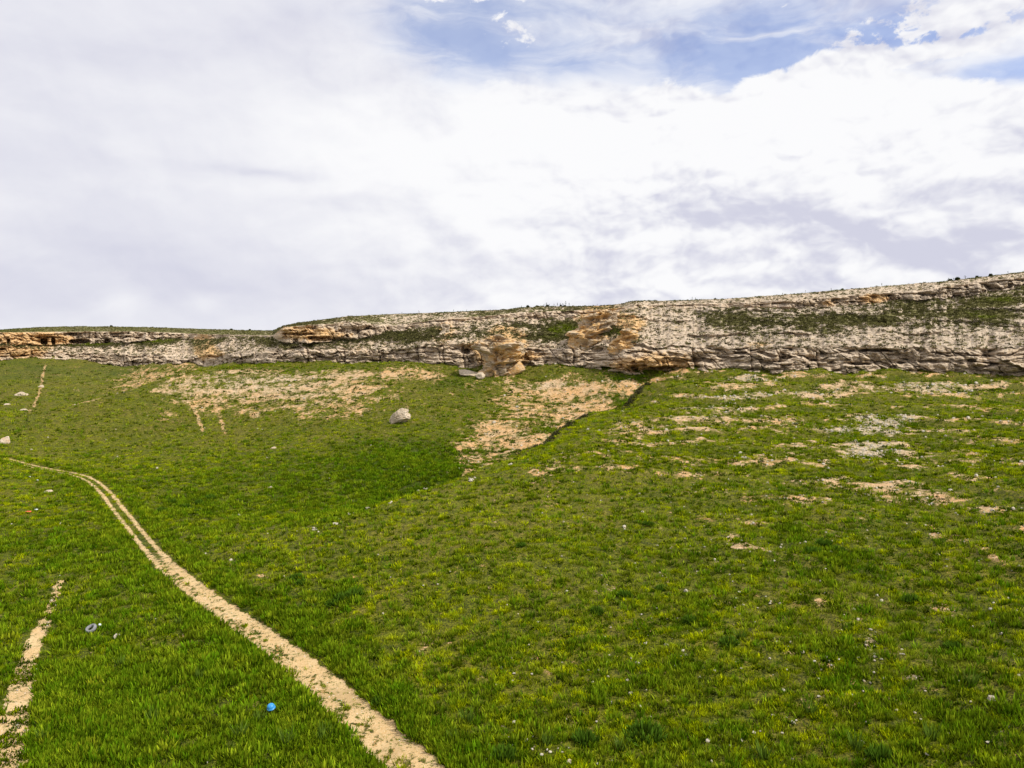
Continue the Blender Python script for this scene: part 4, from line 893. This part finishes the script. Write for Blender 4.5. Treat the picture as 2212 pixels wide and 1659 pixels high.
# scattered pale stones
V, Fc = rock_verts((.12, .09, .06), 91, level=2, rough=.12, cuts=6)
st0 = make_mesh('pale_stone', V, Fc, M_STONE, {'ochre': np.full(len(V), .05), 'grey': np.zeros(len(V))}, smooth=False)
rg = np.random.default_rng(92); spots = []
zones = [(1150,1440,200,60,18),(1120,1620,220,40,30),(1500,1200,220,60,22),(1880,1400,120,60,22),(1700,1420,200,90,20),(1500,1600,300,60,26),(1800,1300,300,120,22),(1380,1300,250,90,16),(2000,1560,180,90,16),(1250,1150,250,60,8),(200,1300,200,150,5),(950,1270,150,80,8),(640,1160,70,30,4),(1300,1430,260,80,20)]
for (a, b, rx, ry, k) in zones:
    for _ in range(int(k * .75)):
        px, py = a + rg.normal() * rx * .5, b + rg.normal() * ry * .5
        if not (5 < px < 2205 and py < 1655): continue
        spots.append((P(px, py), rg.uniform(.5, 1.1) * (1.6 if rg.uniform() < .12 else 1)))
for a, b in ((720,1131),(756,1113),(762,1111),(800,1098),(846,1086),(905,1063),(915,1058),(1015,1038),(1024,1034),(1095,1003),(690,1142)):
    for _ in range(2): spots.append((P(a + rg.normal() * 6, b + rg.normal() * 2), rg.uniform(1.5, 3.2)))
copies(st0, [((l[0], l[1], l[2] + .10), s_) for l, s_ in spots], 'small whitish stone lying in the grass of the hillside', 'stone', 'small pale stones scattered in the grass')
for (px, py, w) in ((1985,1065,7),(1625,1085,6),(1990,1468,0),(1680,1110,0)):
    pass
X, Y, r = scatter_polar(220000, 34, 300, 95)
pq = grid_at(pale, X, Y); bq = grid_at(bare, X, Y)
pr = (.015 + .16 * sst(bq, .15, .7) + .75 * sst(pq, .4, .95) * sst(bq, .1, .5)) * (sst(X, -8, 30) * .8 + .2)
dd, _ = linedist(X.astype(f32), Y.astype(f32), ROAD)
ok = (np.random.default_rng(96).uniform(0, 1, len(X)) < pr * .5) & (np.abs(dd) > 3.2); X, Y, r = X[ok], Y[ok], r[ok]; rg = np.random.default_rng(97)
V, Fc = rock_verts((1, .8, .6), 98, level=1, rough=.2, cuts=5); k = len(X)
sz = rg.uniform(.05, .13, k) * (.55 + r / 110) * np.exp(rg.normal(0, .35, k)); an = rg.uniform(0, 6.28, k)
ca, sa = np.cos(an)[:, None], np.sin(an)[:, None]
VX = (V[None, :, 0] * ca - V[None, :, 1] * sa) * sz[:, None] + X[:, None]; VY = (V[None, :, 0] * sa + V[None, :, 1] * ca) * sz[:, None] + Y[:, None]
VZ = V[None, :, 2] * sz[:, None] + (grid_at(H, X, Y) + sz * .3)[:, None]
FF = (Fc[None] + (np.arange(k) * len(V))[:, None, None]).reshape(-1, 3)
o = make_mesh('scree', np.stack([VX, VY, VZ], -1).reshape(-1, 3), FF, M_STONE, {'ochre': np.full(k * len(V), .15), 'grey': np.zeros(k * len(V))}, smooth=False)
tag(o, 'loose pale gravel and small stones on the bare slopes', 'scree', kind='stuff')

def lathe(prof, nseg=40):
    V = []; Fq = []
    for r_, z_ in prof:
        for i in range(nseg): a = 2 * math.pi * i / nseg; V.append((r_ * math.cos(a), r_ * math.sin(a), z_))
    for j in range(len(prof) - 1):
        for i in range(nseg): k = (i + 1) % nseg; Fq.append((j * nseg + i, j * nseg + k, (j + 1) * nseg + k, (j + 1) * nseg + i))
    return np.array(V), np.array(Fq)
def plain(name, c, rough=.6, var=.25, sc=12):
    m, g, b = new_mat(name, rough, .4); P_ = g.node('ShaderNodeNewGeometry').outputs['Position']
    g.put(b.inputs['Base Color'], g.mix(g.ss(g.noise(P_, sc, 4, .7), .4, .7), c, tuple(v * (1 - var) for v in c))); return m
# old tyre lying half sunk in the weeds
b = P(197, 1368)
V, Fq = lathe([(.20, -.02), (.22, .07), (.27, .12), (.335, .13), (.38, .10), (.40, .04), (.405, -.04), (.38, -.12), (.30, -.14), (.22, -.10), (.20, -.02)], 48)
ang = np.arctan2(V[:, 1], V[:, 0]); V[:, 2] += .02 * np.sin(ang * 2 + 1); 
ty = make_mesh('old_tyre', V * 1.15, Fq, plain('bleached_rubber', (.25, .25, .26), .8, .6)); ty.location = (b[0], b[1], b[2] + .42); ty.rotation_euler = (R(28), R(-12), 0)
tag(ty, 'weathered pale grey tyre lying in the weeds left of the dirt track', 'tyre')
b = P(217, 1359)
V, Fq = lathe([(0, 0), (.11, 0), (.12, .03), (.12, .24), (.10, .30), (.05, .34), (.035, .36), (.035, .42), (0, .42)], 24)
jg = make_mesh('plastic_jug', V * 1.0, Fq, plain('white_plastic', (.72, .78, .76), .4, .1)); jg.location = (b[0], b[1], b[2] + .35); jg.rotation_euler = (R(60), R(25), 0)
tag(jg, 'small whitish plastic jug lying right of the old tyre', 'jug')
# blue tub turned over in the weeds
b = P(586, 1541)
V, Fq = lathe([(.24, 0), (.27, 0), (.28, .02), (.265, .045), (.25, .05), (.235, .16), (.20, .24), (.13, .29), (.05, .305), (0, .307)], 44)
tb = make_mesh('blue_tub', V * 1.05, Fq, plain('blue_plastic', (.035, .27, .62), .35, .25, 9)); tb.location = (b[0], b[1], b[2] + .34); tb.rotation_euler = (R(14), R(-6), 0)
tag(tb, 'upturned bright blue plastic tub in tall weeds left of the dirt track', 'tub')
# litter by the track
def rag(px, py, w, c, label, seed, up=.3):
    b = P(px, py); n_ = 14; u, v = np.meshgrid(np.linspace(-1, 1, n_), np.linspace(-1, 1, n_), indexing='ij')
    zc = up * w * (fbm(u * 1.3 + seed, v * 1.3, 3, seed) + .6 * (1 - u * u)); V = np.stack([u * w * (1 + .2 * vnoise(v * 2, u * 0, seed)), v * w * .6, zc], -1).reshape(-1, 3)
    ii = np.arange(n_ * n_).reshape(n_, n_); Fq = np.stack([ii[:-1, :-1], ii[1:, :-1], ii[1:, 1:], ii[:-1, 1:]], -1).reshape(-1, 4)
    V2 = np.vstack([V, V - np.array([0, 0, .02])]); Fq = np.vstack([Fq, Fq[:, ::-1] + n_ * n_])
    o = make_mesh('plastic_bag', V2, Fq, plain('bag_' + str(seed), c, .45, .2)); o.location = (b[0], b[1], b[2] + .32); tag(o, label, 'bag')
rag(61, 1110, .36, (.72, .13, .05), 'crumpled red orange bag in the grass near the left edge', 3)
rag(78, 1105, .26, (.75, .82, .80), 'pale crumpled bag just right of the red orange one', 4)
rag(64, 1034, .18, (.80, .80, .80), 'tiny white scrap of bag in grass below the far end of the track', 5)
rag(80, 1041, .2, (.75, .80, .74), 'greenish white scrap of bag below the far end of the track', 6)
for (px, py, w, h, lab, sd) in ((106, 1063, 12, 4, 'flat yellowish stone in grass below the far bend of the track', 201), (1230, 1648, 9, 6, 'yellowish stone at the bottom edge right of the track', 202), (645, 1483, 0, 0, '', 0),
                                (2025, 1200, 6, 3.5, 'larger pale stone on the right hillside between grassy stripes', 203), (1958, 1068, 6, 3, 'flat whitish stone beside the upper orange terrace', 204)):
    if w:
        b = P(px, py); s = b[1] / F
        rock('rock', b, (w * s * .8, w * .6 * s, h * s), (0, 0, R(20)), sd, M_ROCK, lab, 'rock', lift=.45, level=4, och=.45 if sd < 203 else .05)
print('done')
